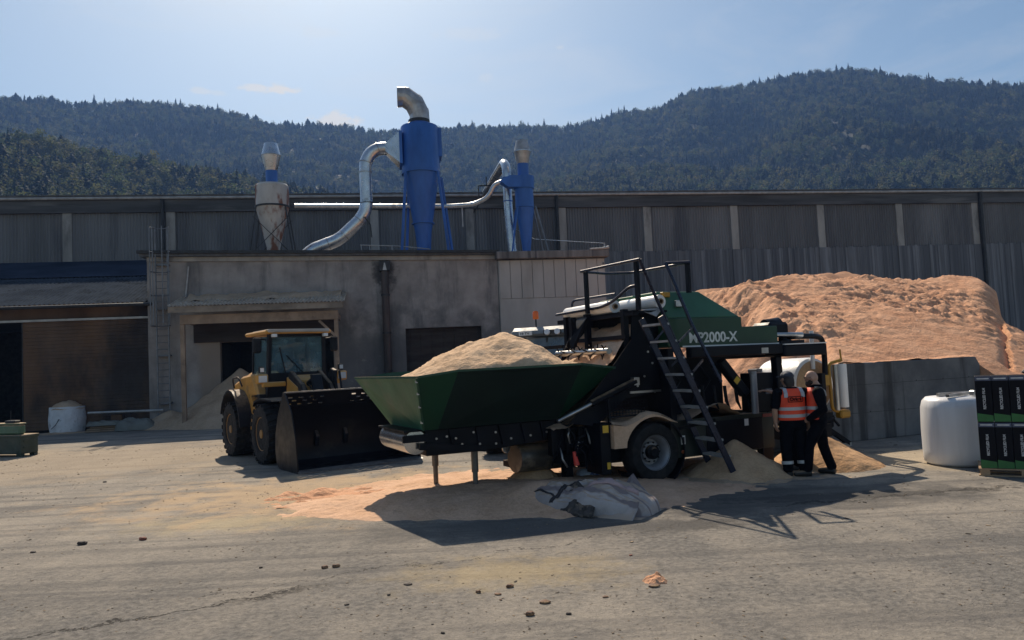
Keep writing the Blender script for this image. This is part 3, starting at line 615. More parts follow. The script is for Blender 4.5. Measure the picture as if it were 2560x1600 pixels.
def broad_mesh(seed, h=10.0, rad=3.0):
    r = random.Random(seed); b = MB()
    lob = [(Vector((r.uniform(-.5, .5) * rad, r.uniform(-.5, .5) * rad, h * r.uniform(.4, .85))), rad * r.uniform(.45, .75)) for _ in range(8)]
    for c, rr in lob:
        for _ in range(34):
            d = Vector((r.gauss(0, 1), r.gauss(0, 1), r.gauss(0, 1))).normalized(); p = c + d * rr * r.uniform(.7, 1.05); s_ = r.uniform(.3, .62)
            x = d.orthogonal().normalized() * s_; y = d.cross(x); t_ = (d * r.uniform(-.5, .5)) * s_
            b.quad(p + x + t_, p + y * .8, p - x - t_, p - y * .8)
    return b
def trunk_mesh(h, r_): return MB().tube([(0, 0, -1.5), (0, 0, h * .5), (0, 0, h * .95)], [r_, r_ * .7, .03], 6)
def tree_protos():
    P = []
    for i in range(3): P.append(('spruce', conifer_mesh(10 + i, 11.5 + i, 2.9), M_CONI, 11.5 + i))
    for i in range(2): P.append(('pine', conifer_mesh(20 + i, 11, 3.0, True), M_CONI, 11))
    for i in range(3): P.append(('broadleaf', broad_mesh(30 + i, 9.5 + i, 3.6), M_DECI, 9.5 + i))
    return P
PROT = []
pcol = bpy.data.collections.new('forest_tree_kinds')
for nm, bm_, m_, h in tree_protos():
    tr = trunk_mesh(h, .2); k = len(bm_.v); nf = len(bm_.f)
    crown = bpy.data.meshes.new(nm + '_crown'); crown.from_pydata(bm_.v, [], bm_.f); crown.materials.append(m_)
    both = MB(); both.add(bm_.v, bm_.f); both.add(tr.v, tr.f)
    me = bpy.data.meshes.new(nm); me.from_pydata(both.v, [], both.f); me.materials.append(m_); me.materials.append(M_BARK)
    me.polygons.foreach_set('material_index', [0] * nf + [1] * len(tr.f))
    o = bpy.data.objects.new('kind_%02d_%s' % (len(PROT), nm), me); pcol.objects.link(o)
    tm = bpy.data.meshes.new(nm + '_trunk'); tm.from_pydata(tr.v, [], tr.f); tm.materials.append(M_BARK)
    PROT.append((nm, crown, tm))
def forest(name, label, pts):
    """pts: (position, kind index, scale, turn) - one sheet of far woodland"""
    me = bpy.data.meshes.new(name); me.from_pydata([p[0] for p in pts], [], [])
    for an, vals, ty in (('kind_index', [p[1] for p in pts], 'INT'), ('tree_scale', [p[2] for p in pts], 'FLOAT'), ('turn', [p[3] for p in pts], 'FLOAT')):
        me.attributes.new(an, ty, 'POINT').data.foreach_set('value', vals)
    o = bpy.data.objects.new(name, me); COL.objects.link(o); meta(o, label, 'forest', kind='stuff')
    g = bpy.data.node_groups.new(name, 'GeometryNodeTree'); g.is_modifier = True
    g.interface.new_socket('Geometry', in_out='INPUT', socket_type='NodeSocketGeometry'); g.interface.new_socket('Geometry', in_out='OUTPUT', socket_type='NodeSocketGeometry')
    gi, go = N(g, 'NodeGroupInput'), N(g, 'NodeGroupOutput'); ci = N(g, 'GeometryNodeCollectionInfo'); ci.inputs['Collection'].default_value = pcol
    ci.inputs['Separate Children'].default_value = True; ci.inputs['Reset Children'].default_value = True
    ip = N(g, 'GeometryNodeInstanceOnPoints'); ip.inputs['Pick Instance'].default_value = True
    def attr(n, ty):
        a = N(g, 'GeometryNodeInputNamedAttribute'); a.data_type = ty; a.inputs['Name'].default_value = n; return a.outputs[0]
    g.links.new(gi.outputs[0], ip.inputs['Points']); g.links.new(ci.outputs[0], ip.inputs['Instance']); g.links.new(attr('kind_index', 'INT'), ip.inputs['Instance Index']); g.links.new(attr('tree_scale', 'FLOAT'), ip.inputs['Scale'])
    cx = N(g, 'ShaderNodeCombineXYZ'); g.links.new(attr('turn', 'FLOAT'), cx.inputs[2]); g.links.new(cx.outputs[0], ip.inputs['Rotation'])
    g.links.new(ip.outputs[0], go.inputs[0]); o.modifiers.new('trees', 'NODES').node_group = g
    return o
def sow(h, n, q0, q1, a0, a1, seed, zmin=-99):
    r = random.Random(seed); out = []
    while len(out) < n:
        a = r.uniform(a0, a1); q = math.sqrt(r.uniform(q0 * q0, q1 * q1)); rr = h.R0 + (h.R1 - h.R0) * q
        p = h.pos(a, rr)
        if p.z < zmin: continue
        f = fbm((p.x, p.y, 0), 1 / 90, 3, h.o) + r.uniform(-.35, .35)
        k = r.choice((0, 1, 2, 3, 4, 5)) if f > .16 else r.choice((5, 6, 7, 5, 6, 7, 3, 4))
        out.append((p, k, r.uniform(.5, 1.0) * (1.0 if r.random() < .96 else 1.3), r.uniform(0, 6.28)))
    return out
forest('forest', 'dense mixed forest covering the far hills behind the warehouse', sow(H_FAR, 26000, .25, 1.015, R(-41), R(41), 1, 8))
forest('forest', 'sunlit green woodland on the nearer slope at the left behind the warehouse', [(p, (k if k > 4 or i % 3 else 5 + i % 3), s_ * 1.05, a) for i, (p, k, s_, a) in enumerate(sow(H_NEAR, 6000, .25, 1.03, R(-41), R(2), 2, 8))])
forest('forest', 'paler woodland on the lower slope at the right behind the warehouse', sow(H_MID, 8500, .25, 1.03, R(-6), R(41), 3, 8))
# trees one can tell apart along the skyline
rnd = random.Random(5); n = 0
xs = [14, 40, 62, 75, 108, 118, 158, 168, 206, 214, 236, 262, 290, 318, 334, 355, 384, 396, 420, 440, 452, 480, 500, 520, 545, 575, 640, 690, 780, 862, 1115, 1180, 1248, 1320, 1360, 1420, 1462, 1478, 1490, 1505, 1530, 1548, 1562, 1640, 1700, 1905, 1990, 2100, 2130, 2210, 2330, 2490]
for i, x in enumerate(xs):
    a = math.atan2(ray(x, 300).x, ray(x, 300).y); p = H_FAR.pos(a, H_FAR.R1 * rnd.uniform(.985, 1.0))
    nm, cr, tm = PROT[rnd.choice((0, 1, 2, 3, 4, 3) if x < 1400 else (0, 1, 2))]
    t_ = thing('pine_tree' if nm == 'pine' else 'spruce_tree', 'dark tree standing up against the sky along the wooded ridge', 'tree', Matrix.Translation(p), group='trees along the skyline')
    t_.scale = (1, 1, 1); sca = rnd.uniform(.75, 1.3)
    t_.matrix_world = Matrix.Translation(p) @ Matrix.Rotation(rnd.uniform(0, 6), 4, 'Z') @ Matrix.Scale(sca, 4)
    for nm2, me in (('crown', cr), ('trunk', tm)):
        o = bpy.data.objects.new(nm2, me); COL.objects.link(o); o.parent = t_
# ---------------------------------------------------------------- air
def haze():
    m = bpy.data.materials.new('haze_air'); m.use_nodes = True; t = m.node_tree; t.nodes.clear()
    o = N(t, 'ShaderNodeOutputMaterial'); v = N(t, 'ShaderNodeVolumePrincipled')
    v.inputs['Color'].default_value = (.24, .46, 1.0, 1); v.inputs['Density'].default_value = HAZE; v.inputs['Anisotropy'].default_value = .25
    t.links.new(v.outputs[0], o.inputs['Volume'])
    MB().box((-1400, -300, -2.2), (1400, 1500, 420)).build('haze', m, kind='stuff')
HAZE = .00025
haze()
# ================================================================ baling machine
def mz(px, py, z): return plane_hit(MF, px, py, 2, z)
M_GREEN = mat('dark_green_paint', (.010, .050, .024), .38, 0, .15, 1.2, (.02, .06, .032), (.55, .75), 1.5, spec=.45); M_SIDE = mat('shaded_green_paint', (.007, .018, .014), .4, 0, .2, 1.2, (.012, .03, .02), (.55, .75), .8, spec=.4)  # M_SIDE: hopper green darkened, reflection of shaded ground put into its colour
M_GREENL = mat('lit_green_paint_dusty', (.038, .125, .068), .5, 0, .18, 1.0, (.08, .12, .08), (.5, .72), .9, (1, 1, .5), spec=.4)  # paler copy of the green, light on end panel and hood painted in
M_BLK = mat('black_painted_steel', (.007, .008, .011), .55, .0, .35, 2.0, (.022, .020, .019), (.58, .74), 2.2, dust=.5, spec=.12)
M_BLKC = mat('clean_black_steel', (.006, .007, .011), .45, .0, .3, 2.0, spec=.15)
M_NAVY = mat('blue_black_handrail', (.012, .019, .045), .3, .3, .2, 3, dust=.25)
M_STEEL = mat('bare_steel', (.42, .42, .42), .35, .9, .2, 3)
M_RUB = mat('tyre_rubber', (.009, .009, .010), .9, 0, .3, 5, (.026, .022, .019), (.5, .7), 3, bump=.2, bscale=20)
M_RIM = mat('grey_wheel_rim', (.30, .31, .34), .45, .4, .15, 4, (.16, .15, .14), (.55, .7), 4)
M_WHITE = mat('white_film', (.78, .78, .77), .35, 0, .05, 2)
M_YEL = mat('yellow_paint', (.40, .21, .02), .5, 0, .12, 3)
M_STICK = mat('yellow_sticker', (.75, .45, .04), .5, 0, .05)
M_RED = mat('red_paint', (.65, .05, .035), .45)
M_ALU = mat('dusty_alu_tread', (.35, .36, .37), .55, .4, .2, 6, dust=.6)
def text_mesh(txt, size, extr=.002, bold=0.0, xs=1.0):
    cu = bpy.data.curves.new('lettering', 'FONT'); cu.body = txt; cu.size = size; cu.extrude = extr; cu.offset = bold; cu.align_x = 'LEFT'
    o = bpy.data.objects.new('lettering', cu); COL.objects.link(o); dg = bpy.context.evaluated_depsgraph_get()
    me = bpy.data.meshes.new_from_object(o.evaluated_get(dg)); bpy.data.objects.remove(o); bpy.data.curves.remove(cu)
    for v in me.vertices: v.co.x *= xs
    return me
def lettering(name, txt, size, m_, parent, org, ex, ez, bold=0, xs=1.0, width=None):
    """flat raised letters: org lower-left corner in the parent's frame, ex reading direction, ez up"""
    me = text_mesh(txt, size, .0015, bold, xs); me.materials.append(m_)
    if width:
        X = [v.co.x for v in me.vertices]; k = width / (max(X) - min(X)); x0 = min(X)
        for v in me.vertices: v.co.x = (v.co.x - x0) * k
    ex = Vector(ex).normalized(); ez = Vector(ez).normalized(); ny = ex.cross(ez)
    M = Matrix((ex, ez, ny)).transposed().to_4x4(); M.translation = Vector(org) - BASE[parent.name]
    me.transform(M); o = bpy.data.objects.new(name, me); COL.objects.link(o); o.parent = parent; BASE[o.name] = BASE[parent.name].copy(); return o

mc = thing('baling_machine', 'large green and black baling machine with feed hopper, stairs and railed platform', 'baling machine', MF, (0, 1.25, 0))
# ---- hopper
E_, S1, S2, T_ = Vector((-4.07, 0, 1.97)), Vector((-3.44, -.05, 2.04)), Vector((-1.45, -.28, 2.05)), Vector((-.45, .30, 1.95))
Ef, S1f, S2f, Tf = Vector((-4.36, 2.65, 1.97)), Vector((-3.65, 2.75, 2.04)), Vector((-1.45, 2.85, 2.05)), Vector((-.45, 2.3, 1.95))
Eb, S1b, Rb = Vector((-3.82, .55, 1.15)), Vector((-3.60, .52, 1.15)), Vector((-1.50, .50, 1.16))
Ebf, S1bf, Rbf = Vector((-3.86, 2.15, 1.13)), Vector((-3.62, 2.18, 1.13)), Vector((-1.5, 2.2, 1.15))
TH = .012
hop = MB().plate([E_, Ef, Ebf, Eb], TH).build('hopper_end_panel', M_GREENL, mc)
MB().plate([E_, Eb, S1b, S1], TH).build('hopper_corner_panel', M_GREEN, mc)
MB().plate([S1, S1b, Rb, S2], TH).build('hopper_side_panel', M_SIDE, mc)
MB().plate([S2, Rb, T_], TH).build('hopper_corner_panel', M_GREEN, mc)
MB().plate([Ef, S1f, S1bf, Ebf], TH).build('hopper_corner_panel', M_GREEN, mc); MB().plate([S1f, S2f, Rbf, S1bf], TH).build('hopper_side_panel', M_GREEN, mc); MB().plate([S2f, Tf, Rbf], TH).build('hopper_corner_panel', M_GREEN, mc)
b = MB(); P_ = [Ef, E_, S1, S2, T_]
for p, q in zip(P_, P_[1:]): b.beam(p, q, .035, .035)
b.beam(E_, Eb, .03, .05); b.build('hopper_rim', mat('dusty_green_rim', (.02, .07, .04), .6, 0, .2, 3, dust=1.0), mc)
for f in (.08, .3, .55, .85):
    p = E_.lerp(Eb, f) + Vector((-.02, -.012, 0)); MB().cbox(p, (.035, .03, .035)).build('rim_bolt', M_STEEL, mc)
MB().quad(Eb, Ebf, Rbf, Rb).build('hopper_floor', M_BLK, mc)
for px, py in ((1190, 944), (1327, 930), (1394, 935), (1330, 955)):
    p = mt(px, py, .05); MB().cbox(p, (.03, .03, .14)).build('hinge', M_BLKC, mc)
# heap in the hopper
def hop_h(x, y):
    e1 = (x + 2.02); e2 = (y - 1.25)
    r1 = math.hypot(e1 / (2.0 if e1 < 0 else .98), e2 / 1.55); r2 = math.hypot((x + 1.05) / .55, (y - 1.0) / .7)
    h = max(1.955, 2.64 - .72 * r1 ** 1.35); h = max(h, 2.13 - .28 * r2 ** 1.5)
    return h + (.07 * fbm((x, y, 0), 1.8, 5, 2) + .025 * fbm((x, y, 0), 7, 4, 4)) * min(1, max(.12, (h - 1.955) * 6))
def in_hop(x, y):
    lo = -.02 if x > -3.44 else (x + 3.44) * -.05; k = (x + 4.2) / .6 if x < -3.6 else 1
    return True
b = MB(); nx, ny = 90, 70
def hg(u, v):
    x = -4.20 + 3.60 * u
    t0 = .02 + (-.02 if x < -3.4 else -.22 * min(1, (x + 3.4) / 1.9)); t1 = 2.62 + (0 if x < -3.4 else .12)
    if x > -1.45: q = (x + 1.45) / 1.0; t0 = -.24 + .62 * q; t1 = 2.8 - .55 * q
    if x < -3.98: t0 = max(t0, (-3.98 - x) * 9.0)
    t0 += .055; t1 -= .055; x = max(x, -4.25) + .04 * (u < .02); y = t0 + (t1 - t0) * v; e = min(v, 1 - v, u * 1.2) * 14; return (x, y, min(hop_h(x, y), 1.925 + (0 if x < -3.5 else .04) + .25 * max(0, e)) )
heapm = MB().grid(nx, ny, hg)
heapm.build('sawdust_heap', sawdust('sawdust_in_hopper', (.68, .48, .315), (.56, .37, .225), .9), None, smooth=60, F=MF, base=(-2.3, 1.2, 2.0), label='pale heap of sawdust filling the green hopper of the baling machine', cat='sawdust pile')
M_JACK = mat('dull_jack_steel', (.13, .12, .11), .45, .5, .2, 3)
# ---- conveyor frame under the hopper
b = MB().prism([(-3.78, .58, 1.14), (-3.78, .58, .74), (-2.7, .58, .74), (-1.9, .58, .80), (-1.1, .58, .86), (-1.1, .58, 1.14)], (0, 1.5, 0)); fr = b.build('conveyor_frame', M_BLKC, mc, bevel=.012)
for x in (-3.4, -2.95, -2.55, -2.15, -1.8): MB().beam((x, .572, 1.12), (x + .06, .572, .82), .07, .02, (1, 0, 0)).build('frame_rib', M_BLKC, fr)
for x, z in ((-3.62, 1.0), (-3.62, .86), (-3.45, 1.02), (-3.2, .88), (-3.0, 1.05), (-2.62, 1.02), (-2.62, .84), (-2.35, .9), (-2.0, .92), (-1.7, .95), (-3.3, .98), (-2.9, .86)): MB().lathe([(.018, 0), (.018, .02)], (x, .555, z), (0, -1, 0), 8).build('bolt', M_STEEL, fr)
MB().lathe([(.05, 0), (.185, .01), (.185, 1.46), (.05, 1.47)], (-3.93, .62, .96), (0, 1, 0), 28).build('belt_roller', mat('polished_roller', (.50, .50, .50), .22, .85, .1, 2, (.25, .22, .2), (.55, .7), 2), mc, smooth=30)
MB().box((-4.15, .56, .97), (-3.75, .60, 1.08)).build('roller_bracket', M_BLKC, mc); MB().box((-4.12, .6, 1.125), (-3.76, 2.1, 1.15)).build('scraper_plate', M_BLKC, mc)
MB().beam((-3.9, .54, .9), (-2.8, .54, .78), .05, .10, (0, 0, 1)).build('drag_link', M_BLKC, mc)
for s, t, z0 in ((-2.93, .72, .82), (-3.20, 1.88, .84)):
    j = MB().tube([(s, t, z0 + .2), (s, t, .40)], .056, 12).build('support_jack', M_JACK, mc, smooth=40)
    MB().tube([(s, t, .41), (s, t, .06)], .042, 12).build('jack_tube', M_JACK, j, smooth=40); MB().lathe([(.11, 0), (.11, .015), (.06, .03), (.055, .09)], (s, t, .004), n=16).build('foot_plate', M_BLKC, j, smooth=40)
    MB().box((s - .10, t - .09, .74), (s + .10, t + .09, 1.02)).build('jack_socket', M_BLKC, j, bevel=.01)
# lower trough / drawbar side
b = MB().lathe([(.05, 0), (.235, .01), (.235, 1.3), (.05, 1.31)], (-2.15, .9, .52), (.995, .1, -.02), 20); b.build('lower_trough', mat('dusty_trough_steel', (.10, .085, .07), .45, .5, .3, 2, (.30, .24, .18), (.5, .66), 2, dust=.6), mc, smooth=40)
MB().box((-2.0, .85, .30), (-.8, 1.7, .40)).build('lower_frame', M_BLK, mc); MB().box((-1.5, .6, .40), (-.75, 1.8, .85)).build('lower_frame', M_BLK, mc); MB().box((-1.3, .7, .02), (-1.15, .85, .40)).build('stand', M_BLK, mc)
# ---- feed elevator
M_ELV = mat('black_elevator_steel', (.007, .008, .012), .5, 0, .35, 1.5, (.022, .021, .021), (.56, .74), 1.4, dust=.4, spec=.12)
MB().plate([(-1.42, .30, 1.08), (-.92, .30, 1.0), (-.30, .30, 1.42), (.42, .30, 1.50), (.46, .30, 2.9), (-.08, .30, 2.9), (-.12, .30, 2.42), (-.62, .30, 1.87)], .03).build('elevator_side_plate', M_ELV, mc)
MB().plate([(-1.42, 2.2, 1.08), (-.92, 2.2, 1.0), (.42, 2.2, 1.50), (.46, 2.2, 2.9), (-.08, 2.2, 2.9), (-.62, 2.2, 1.87)], .03).build('elevator_side_plate', M_ELV, mc)
MB().plate([(-1.42, .33, 1.06), (-1.42, 2.17, 1.06), (.30, 2.17, 2.0), (.30, .33, 2.0)], .04).build('elevator_floor', M_ELV, mc)
MB().box((.30, .33, 1.5), (.44, 2.17, 2.88)).build('elevator_back', M_ELV, mc)
heapm = MB().grid(40, 40, lambda u, v: (-1.35 + 1.64 * u, .345 + 1.81 * v, 1.40 + 1.32 * min(1, u * 1.08) ** 1.05 + .10 * fbm((u * 1.6, v * 1.8, 3), 2.5, 4) - .15 * v * (1 - u)))
heapm.build('sawdust_slope', M_SAWP, None, smooth=60, F=MF, base=(-.6, 1.2, 1.8), label='steep bank of sawdust inside the feed elevator under the platform', cat='sawdust pile')
for z, s in ((1.62, -.05), (1.5, .3), (1.78, .1), (2.2, .2), (2.0, .28)): MB().lathe([(.018, 0), (.018, .02)], (s, .27, z), (0, -1, 0), 8).build('bolt', M_STEEL, mc)
MB().box((-.22, .24, 1.50), (.42, .268, 1.535)).build('plate_lip', M_STEEL, mc)
# spiked roller and cross bars
rl = MB().tube([(-.55, .32, 2.24), (-.55, 2.18, 2.24)], .055, 12).build('spiked_roller', M_STEEL, mc, smooth=40)
rnd = random.Random(3)
for k in range(13):
    y = .45 + k * .135
    for a in (0, 2.1, 4.2):
        a += k * .7; MB().tube([(-.55, y, 2.24), (-.55 + .14 * math.cos(a), y, 2.24 + .14 * math.sin(a))], [.018, .010], 5).build('spike', M_BLK, rl)
MB().beam((-.22, .25, 2.47), (-.22, 2.3, 2.47), .07, .07).build('cross_bar', M_BLKC, mc); MB().beam((-.95, 1.2, 2.36), (-.95, 2.7, 2.36), .06, .06).build('cross_bar', M_BLKC, mc)
for s, t, z0, z1 in ((-.25, 1.5, 2.0, 2.95), (-.25, 2.28, 1.8, 2.95), (-.18, .36, 2.3, 2.95), (-.5, 1.62, 2.35, 2.9)): MB().box((s - .05, t - .05, z0), (s + .05, t + .05, z1)).build('platform_post', M_BLKC, mc)
b = MB().plate([(-.30, 1.35, 2.86), (-.30, 1.7, 2.86), (-.55, 1.6, 2.45), (-.55, 1.5, 2.3)], .05); b.build('gusset', M_BLKC, mc)
# lift cylinder
p, q = mt(1394, 1053, .16), mt(1588, 953, .16); m = p.lerp(q, .42)
cyl_ = MB().tube([m, q], .062, 12).build('lift_cylinder', M_BLK, mc, smooth=40); MB().tube([p, m], .034, 10).build('cylinder_rod', M_STEEL, cyl_, smooth=40); MB().cbox(q, (.11, .1, .13)).build('clevis', M_STEEL, cyl_)
# ---- platform
MB().box((-.22, .05, 2.83), (-.10, 2.72, 2.91)).build('platform_beam', M_BLKC, mc); MB().box((-.22, .05, 2.87), (.50, 2.5, 2.905)).build('platform_deck', M_BLKC, mc)
gp_ = MB().plate([mt(1600, 776, .08), mt(1640, 792, .02), mt(1652, 776, .02), mt(1648, 770, .08), mt(1604, 774, .12)], .02).build('tread_plate', M_ALU, mc)
Z = 3.73; RT = .026
pt = lambda x, y: mz(x, y, Z)
rails = [[pt(1452, 679), pt(1599, 648)], [pt(1452, 679), pt(1512, 684), pt(1580, 682), pt(1724, 656)], [pt(1664, 657.5), pt(1724, 655)]]
for r_ in rails: MB().tube(fillet(r_, .12), RT, 8).build('guard_rail', M_NAVY, mc, smooth=50)
for px, py, z0 in ((1464, 679, 2.95), (1590, 652, 2.9), (1718, 657, 3.2)):
    p = pt(px, py); MB().box((p.x - .03, p.y - .045, z0), (p.x + .03, p.y + .045, Z + .01)).build('guard_post', M_BLKC, mc, bevel=.006)
lo = [Vector((-.30, 2.6, 3.02)), Vector((-.30, .85, 3.04)), Vector((-.25, .55, 3.12)), Vector((-.12, .25, 3.33)), Vector((-.02, .1, 3.34))]
MB().tube(fillet(lo, .15), .028, 8).build('guard_rail', M_NAVY, mc, smooth=50)
MB().tube(fillet([Vector((.05, 2.6, 3.05)), Vector((.05, 2.55, 3.3)), Vector((.2, 1.2, 3.3))], .12), .025, 8).build('guard_rail', M_NAVY, mc, smooth=50)
# ---- stairs
TN, TF = -.72, -.10
nt_, nb = mt(1667, 825, TN), mt(1831, 1175, TN); ft_, fb = mt(1622, 827, TF), mt(1781, 1178, TF)
nb.z = max(nb.z, .06); fb.z = max(fb.z, .06); zt = 2.56
sl = (nb.x - nt_.x) / (nt_.z - nb.z)
X = lambda z, o=0: nt_.x + (nt_.z - z) * sl + o
dx = ft_.x - X(ft_.z)
for t, o in ((TN, 0), (TF, dx * .6)):
    MB().beam((X(2.75, o), t, 2.75), (X(.06, o), t, .06), .035, .11, (1, 0, 0)).build('stair_stile', M_NAVY, mc, bevel=.005)
k = 0; z = .12
while z < 2.7:
    x = X(z, dx * .3); MB().add([(x - .10 + 0, TN + .02, z), (x + .08, TN + .02, z), (x + .08 + dx * .6 - 0, TF - .02, z), (x - .10 + dx * .6, TF - .02, z), (x - .10, TN + .02, z + .035), (x + .08, TN + .02, z + .035), (x + .08 + dx * .6, TF - .02, z + .035), (x - .10 + dx * .6, TF - .02, z + .035)], [(0, 3, 2, 1), (4, 5, 6, 7), (0, 1, 5, 4), (1, 2, 6, 5), (2, 3, 7, 6), (3, 0, 4, 7)]).build('stair_tread', M_ALU, mc); z += .277
h1, h2 = [pt(1599, 648), mt(1637, 738, .0), mt(1732, 947, 0)], [pt(1664, 657.5), mt(1729, 810, -.25), mt(1803, 955, -.45)]
for h, a in ((h1, TF), (h2, TN)):
    hr = MB().tube(h, .030, 8).build('hand_rail', M_NAVY, mc, smooth=50)
for (a, c) in (((1665, 818), (1625, 868)), ((1701, 893), (1663, 930))): MB().beam(mt(*a, .0), mt(*c, .05), .02, .035).build('rail_strut', M_NAVY, mc)
for (a, c) in (((1730, 820), (1697, 855)), ((1757, 900), (1732, 930))): MB().beam(mt(*a, -.35), mt(*c, TN), .02, .035).build('rail_strut', M_NAVY, mc)
MB().beam((.55, -.02, .86), (1.0, -.45, 1.0), .03, .05).build('stair_stay', M_BLK, mc)
# ---- green cover
gz = [(.45, 0, 2.26), (2.94, 0, 2.26), (2.94, 0, 2.58), (2.10, 0, 2.58), (2.10, 0, 2.76), (.45, 0, 2.76)]
cov = MB().prism(gz, (0, 2.5, 0)).build('green_cover', M_GREEN, mc, bevel=.012)
b = MB().add([(.47, 0.004, 2.762), (2.06, 0.004, 2.762), (1.40, .30, 3.25), (.47, .30, 3.25), (.47, 2.496, 2.762), (2.06, 2.496, 2.762), (1.40, 2.2, 3.25), (.47, 2.2, 3.25)], [(0, 1, 2, 3), (4, 7, 6, 5), (3, 2, 6, 7), (0, 3, 7, 4), (1, 5, 6, 2), (0, 4, 5, 1)])
b.build('green_hood', M_GREENL, mc, bevel=.012)
lettering('model_lettering', 'MP2000-X', .25, mat('pale_lettering', (.62, .65, .62), .5), cov, (.90, -.003, 2.325), (1, 0, 0), (0, 0, 1), .006, 1, 1.08)
MB().cbox((.62, .25, 3.19), (.16, .1, .09)).build('work_light', M_YEL, mc, bevel=.01); MB().cbox((.80, .10, 3.02), (.16, .06, .12)).build('work_light', M_STEEL, mc, bevel=.01)
MB().prism([(.74, -.012, 2.275), (2.95, -.012, 2.262), (2.95, -.012, 2.228), (.74, -.012, 2.25)], (0, .01, 0)).build('pale_stripe', M_WHITE, cov)
b = MB().box((.80, -.16, 2.06), (2.9, .0, 2.245)); b.build('side_guard', M_BLKC, mc, bevel=.015); MB().box((2.90, -.20, 2.0), (3.97, .35, 2.215)).build('side_guard', M_BLKC, mc, bevel=.03)
MB().box((2.9, -.20, 2.216), (3.95, .34, 2.235)).build('guard_edge', M_WHITE, mc)
MB().cbox((2.45, -.165, 2.13), (.16, .008, .10)).build('maker_plate', M_STEEL, mc)
# motor and pipes above the right end
MB().box((3.0, .25, 2.40), (3.5, .75, 2.66)).build('motor', M_BLKC, mc, bevel=.05); MB().lathe([(.13, 0), (.13, .35), (.09, .4)], (3.2, .6, 2.6), (1, 0, .1), 16).build('filter', M_BLKC, mc, smooth=40)
MB().tube([(2.9, .25, 2.42), (3.75, .2, 2.40)], .05, 10).build('pipe', M_STEEL, mc, smooth=50); MB().tube([(3.3, .3, 2.35), (3.55, .3, 2.25)], .06, 10).build('pipe', M_BLKC, mc, smooth=50); MB().box((3.1, .1, 2.24), (3.7, .5, 2.30)).build('bracket', M_BLKC, mc)
ho = fillet([Vector((3.5, .3, 2.37)), Vector((4.30, .4, 2.37)), Vector((4.66, .55, 2.32)), Vector((4.72, .58, 1.95)), Vector((4.72, .60, 1.58))], .3, 6)
MB().tube(ho, .055, 12).build('wrapper_arm', M_BLKC, mc, smooth=50)
MB().box((4.52, .50, 1.25), (4.62, .72, 1.62)).build('arm_bracket', M_BLKC, mc); MB().box((4.62, .52, 1.36), (4.76, .66, 1.58)).build('arm_bracket', M_YEL, mc, bevel=.01)
yf = fillet([Vector((5.1, .6, .80)), Vector((4.86, .6, .86)), Vector((4.83, .6, 1.80)), Vector((5.20, .6, 1.86))], .1)
MB().tube(yf, .035, 8).build('film_holder', M_YEL, mc, smooth=50); MB().tube([(5.2, .6, 1.85), (5.18, .6, 2.08)], .02, 6).build('film_spindle', M_YEL, mc); MB().box((5.02, .52, .68), (5.30, .70, .84)).build('film_gearbox', M_YEL, mc, bevel=.03); MB().tube([(4.96, .56, .85), (4.96, .56, 1.78)], .055, 12).build('stretch_roller', M_STEEL, mc, smooth=50)
b = MB().beam((4.4, .7, .72), (5.6, .9, .10), .07, .09); b.build('outrigger', M_BLK, mc); MB().beam((4.3, .7, .45), (5.0, .8, .12), .06, .08).build('outrigger', M_BLK, mc); MB().beam((4.4, .75, .10), (5.65, .9, .08), .06, .08).build('outrigger', M_STEEL, mc)
MB().box((3.6, .5, .35), (4.7, 2.0, .60)).build('wrapper_base', M_BLK, mc); MB().box((4.1, .6, .5), (4.9, 1.1, .85)).build('wrapper_base', M_BLK, mc, bevel=.03); MB().tube([(4.3, .55, .62), (4.75, .5, .70), (4.9, .5, .55)], .03, 8).build('hose', M_BLKC, mc, smooth=60)
for t in (.85, 1.75): MB().tube([(3.7, t, .66), (5.1, t, .66)], .09, 12).build('table_roller', M_BLKC, mc, smooth=50)
# ---- chamber and deck
MB().box((.46, .45, 1.06), (1.95, 2.3, 2.05)).build('bale_chamber', M_ELV, mc); MB().box((.44, .02, 1.0), (.56, .44, 2.24)).build('chamber_post', M_BLKC, mc)
MB().box((.46, .3, 2.0), (2.9, 2.4, 2.055)).build('chamber_roof', M_BLKC, mc); MB().box((2.83, -.04, .95), (2.97, .12, 2.0)).build('corner_post', M_BLKC, mc, bevel=.01); MB().box((2.82, 2.2, .95), (2.96, 2.34, 2.0)).build('corner_post', M_BLKC, mc)
MB().box((2.42, .06, 1.0), (2.82, .5, 1.72)).build('control_cabinet', M_BLKC, mc, bevel=.012); MB().cbox((2.68, .05, 1.38), (.14, .02, .10)).build('control_screen', mat('dull_screen', (.10, .13, .17), .2), mc)
MB().tube([(2.27, -.02, 1.0), (2.27, -.02, 1.76)], .062, 12).build('post_tube', M_RIM, mc, smooth=50)
MB().beam((1.62, .1, 1.98), (2.15, .08, 1.35), .16, .18, (0, 1, 0)).build('ejector_arm', M_BLKC, mc, bevel=.02); MB().cbox((1.9, -.01, 1.62), (.1, .01, .12), Matrix.Rotation(R(45), 3, 'Y')).build('warning_sticker', M_STICK, mc)
MB().tube([(2.4, 2.2, 1.0), (2.4, 2.2, 1.85)], .05, 8).build('film_holder', M_YEL, mc); MB().box((2.15, 2.1, 1.80), (2.6, 2.25, 1.86)).build('film_holder', M_YEL, mc)
for px in (1754, 1783, 1811, 1838, 1864):
    p = mt(px, 967, .12); b = MB().tube([(p.x, .12, p.z + .02), (p.x + .01, .10, p.z - .25), (p.x + .05, .06, p.z - .40)], [.035, .034, .014], 6); b.build('tine', M_BLK, mc)
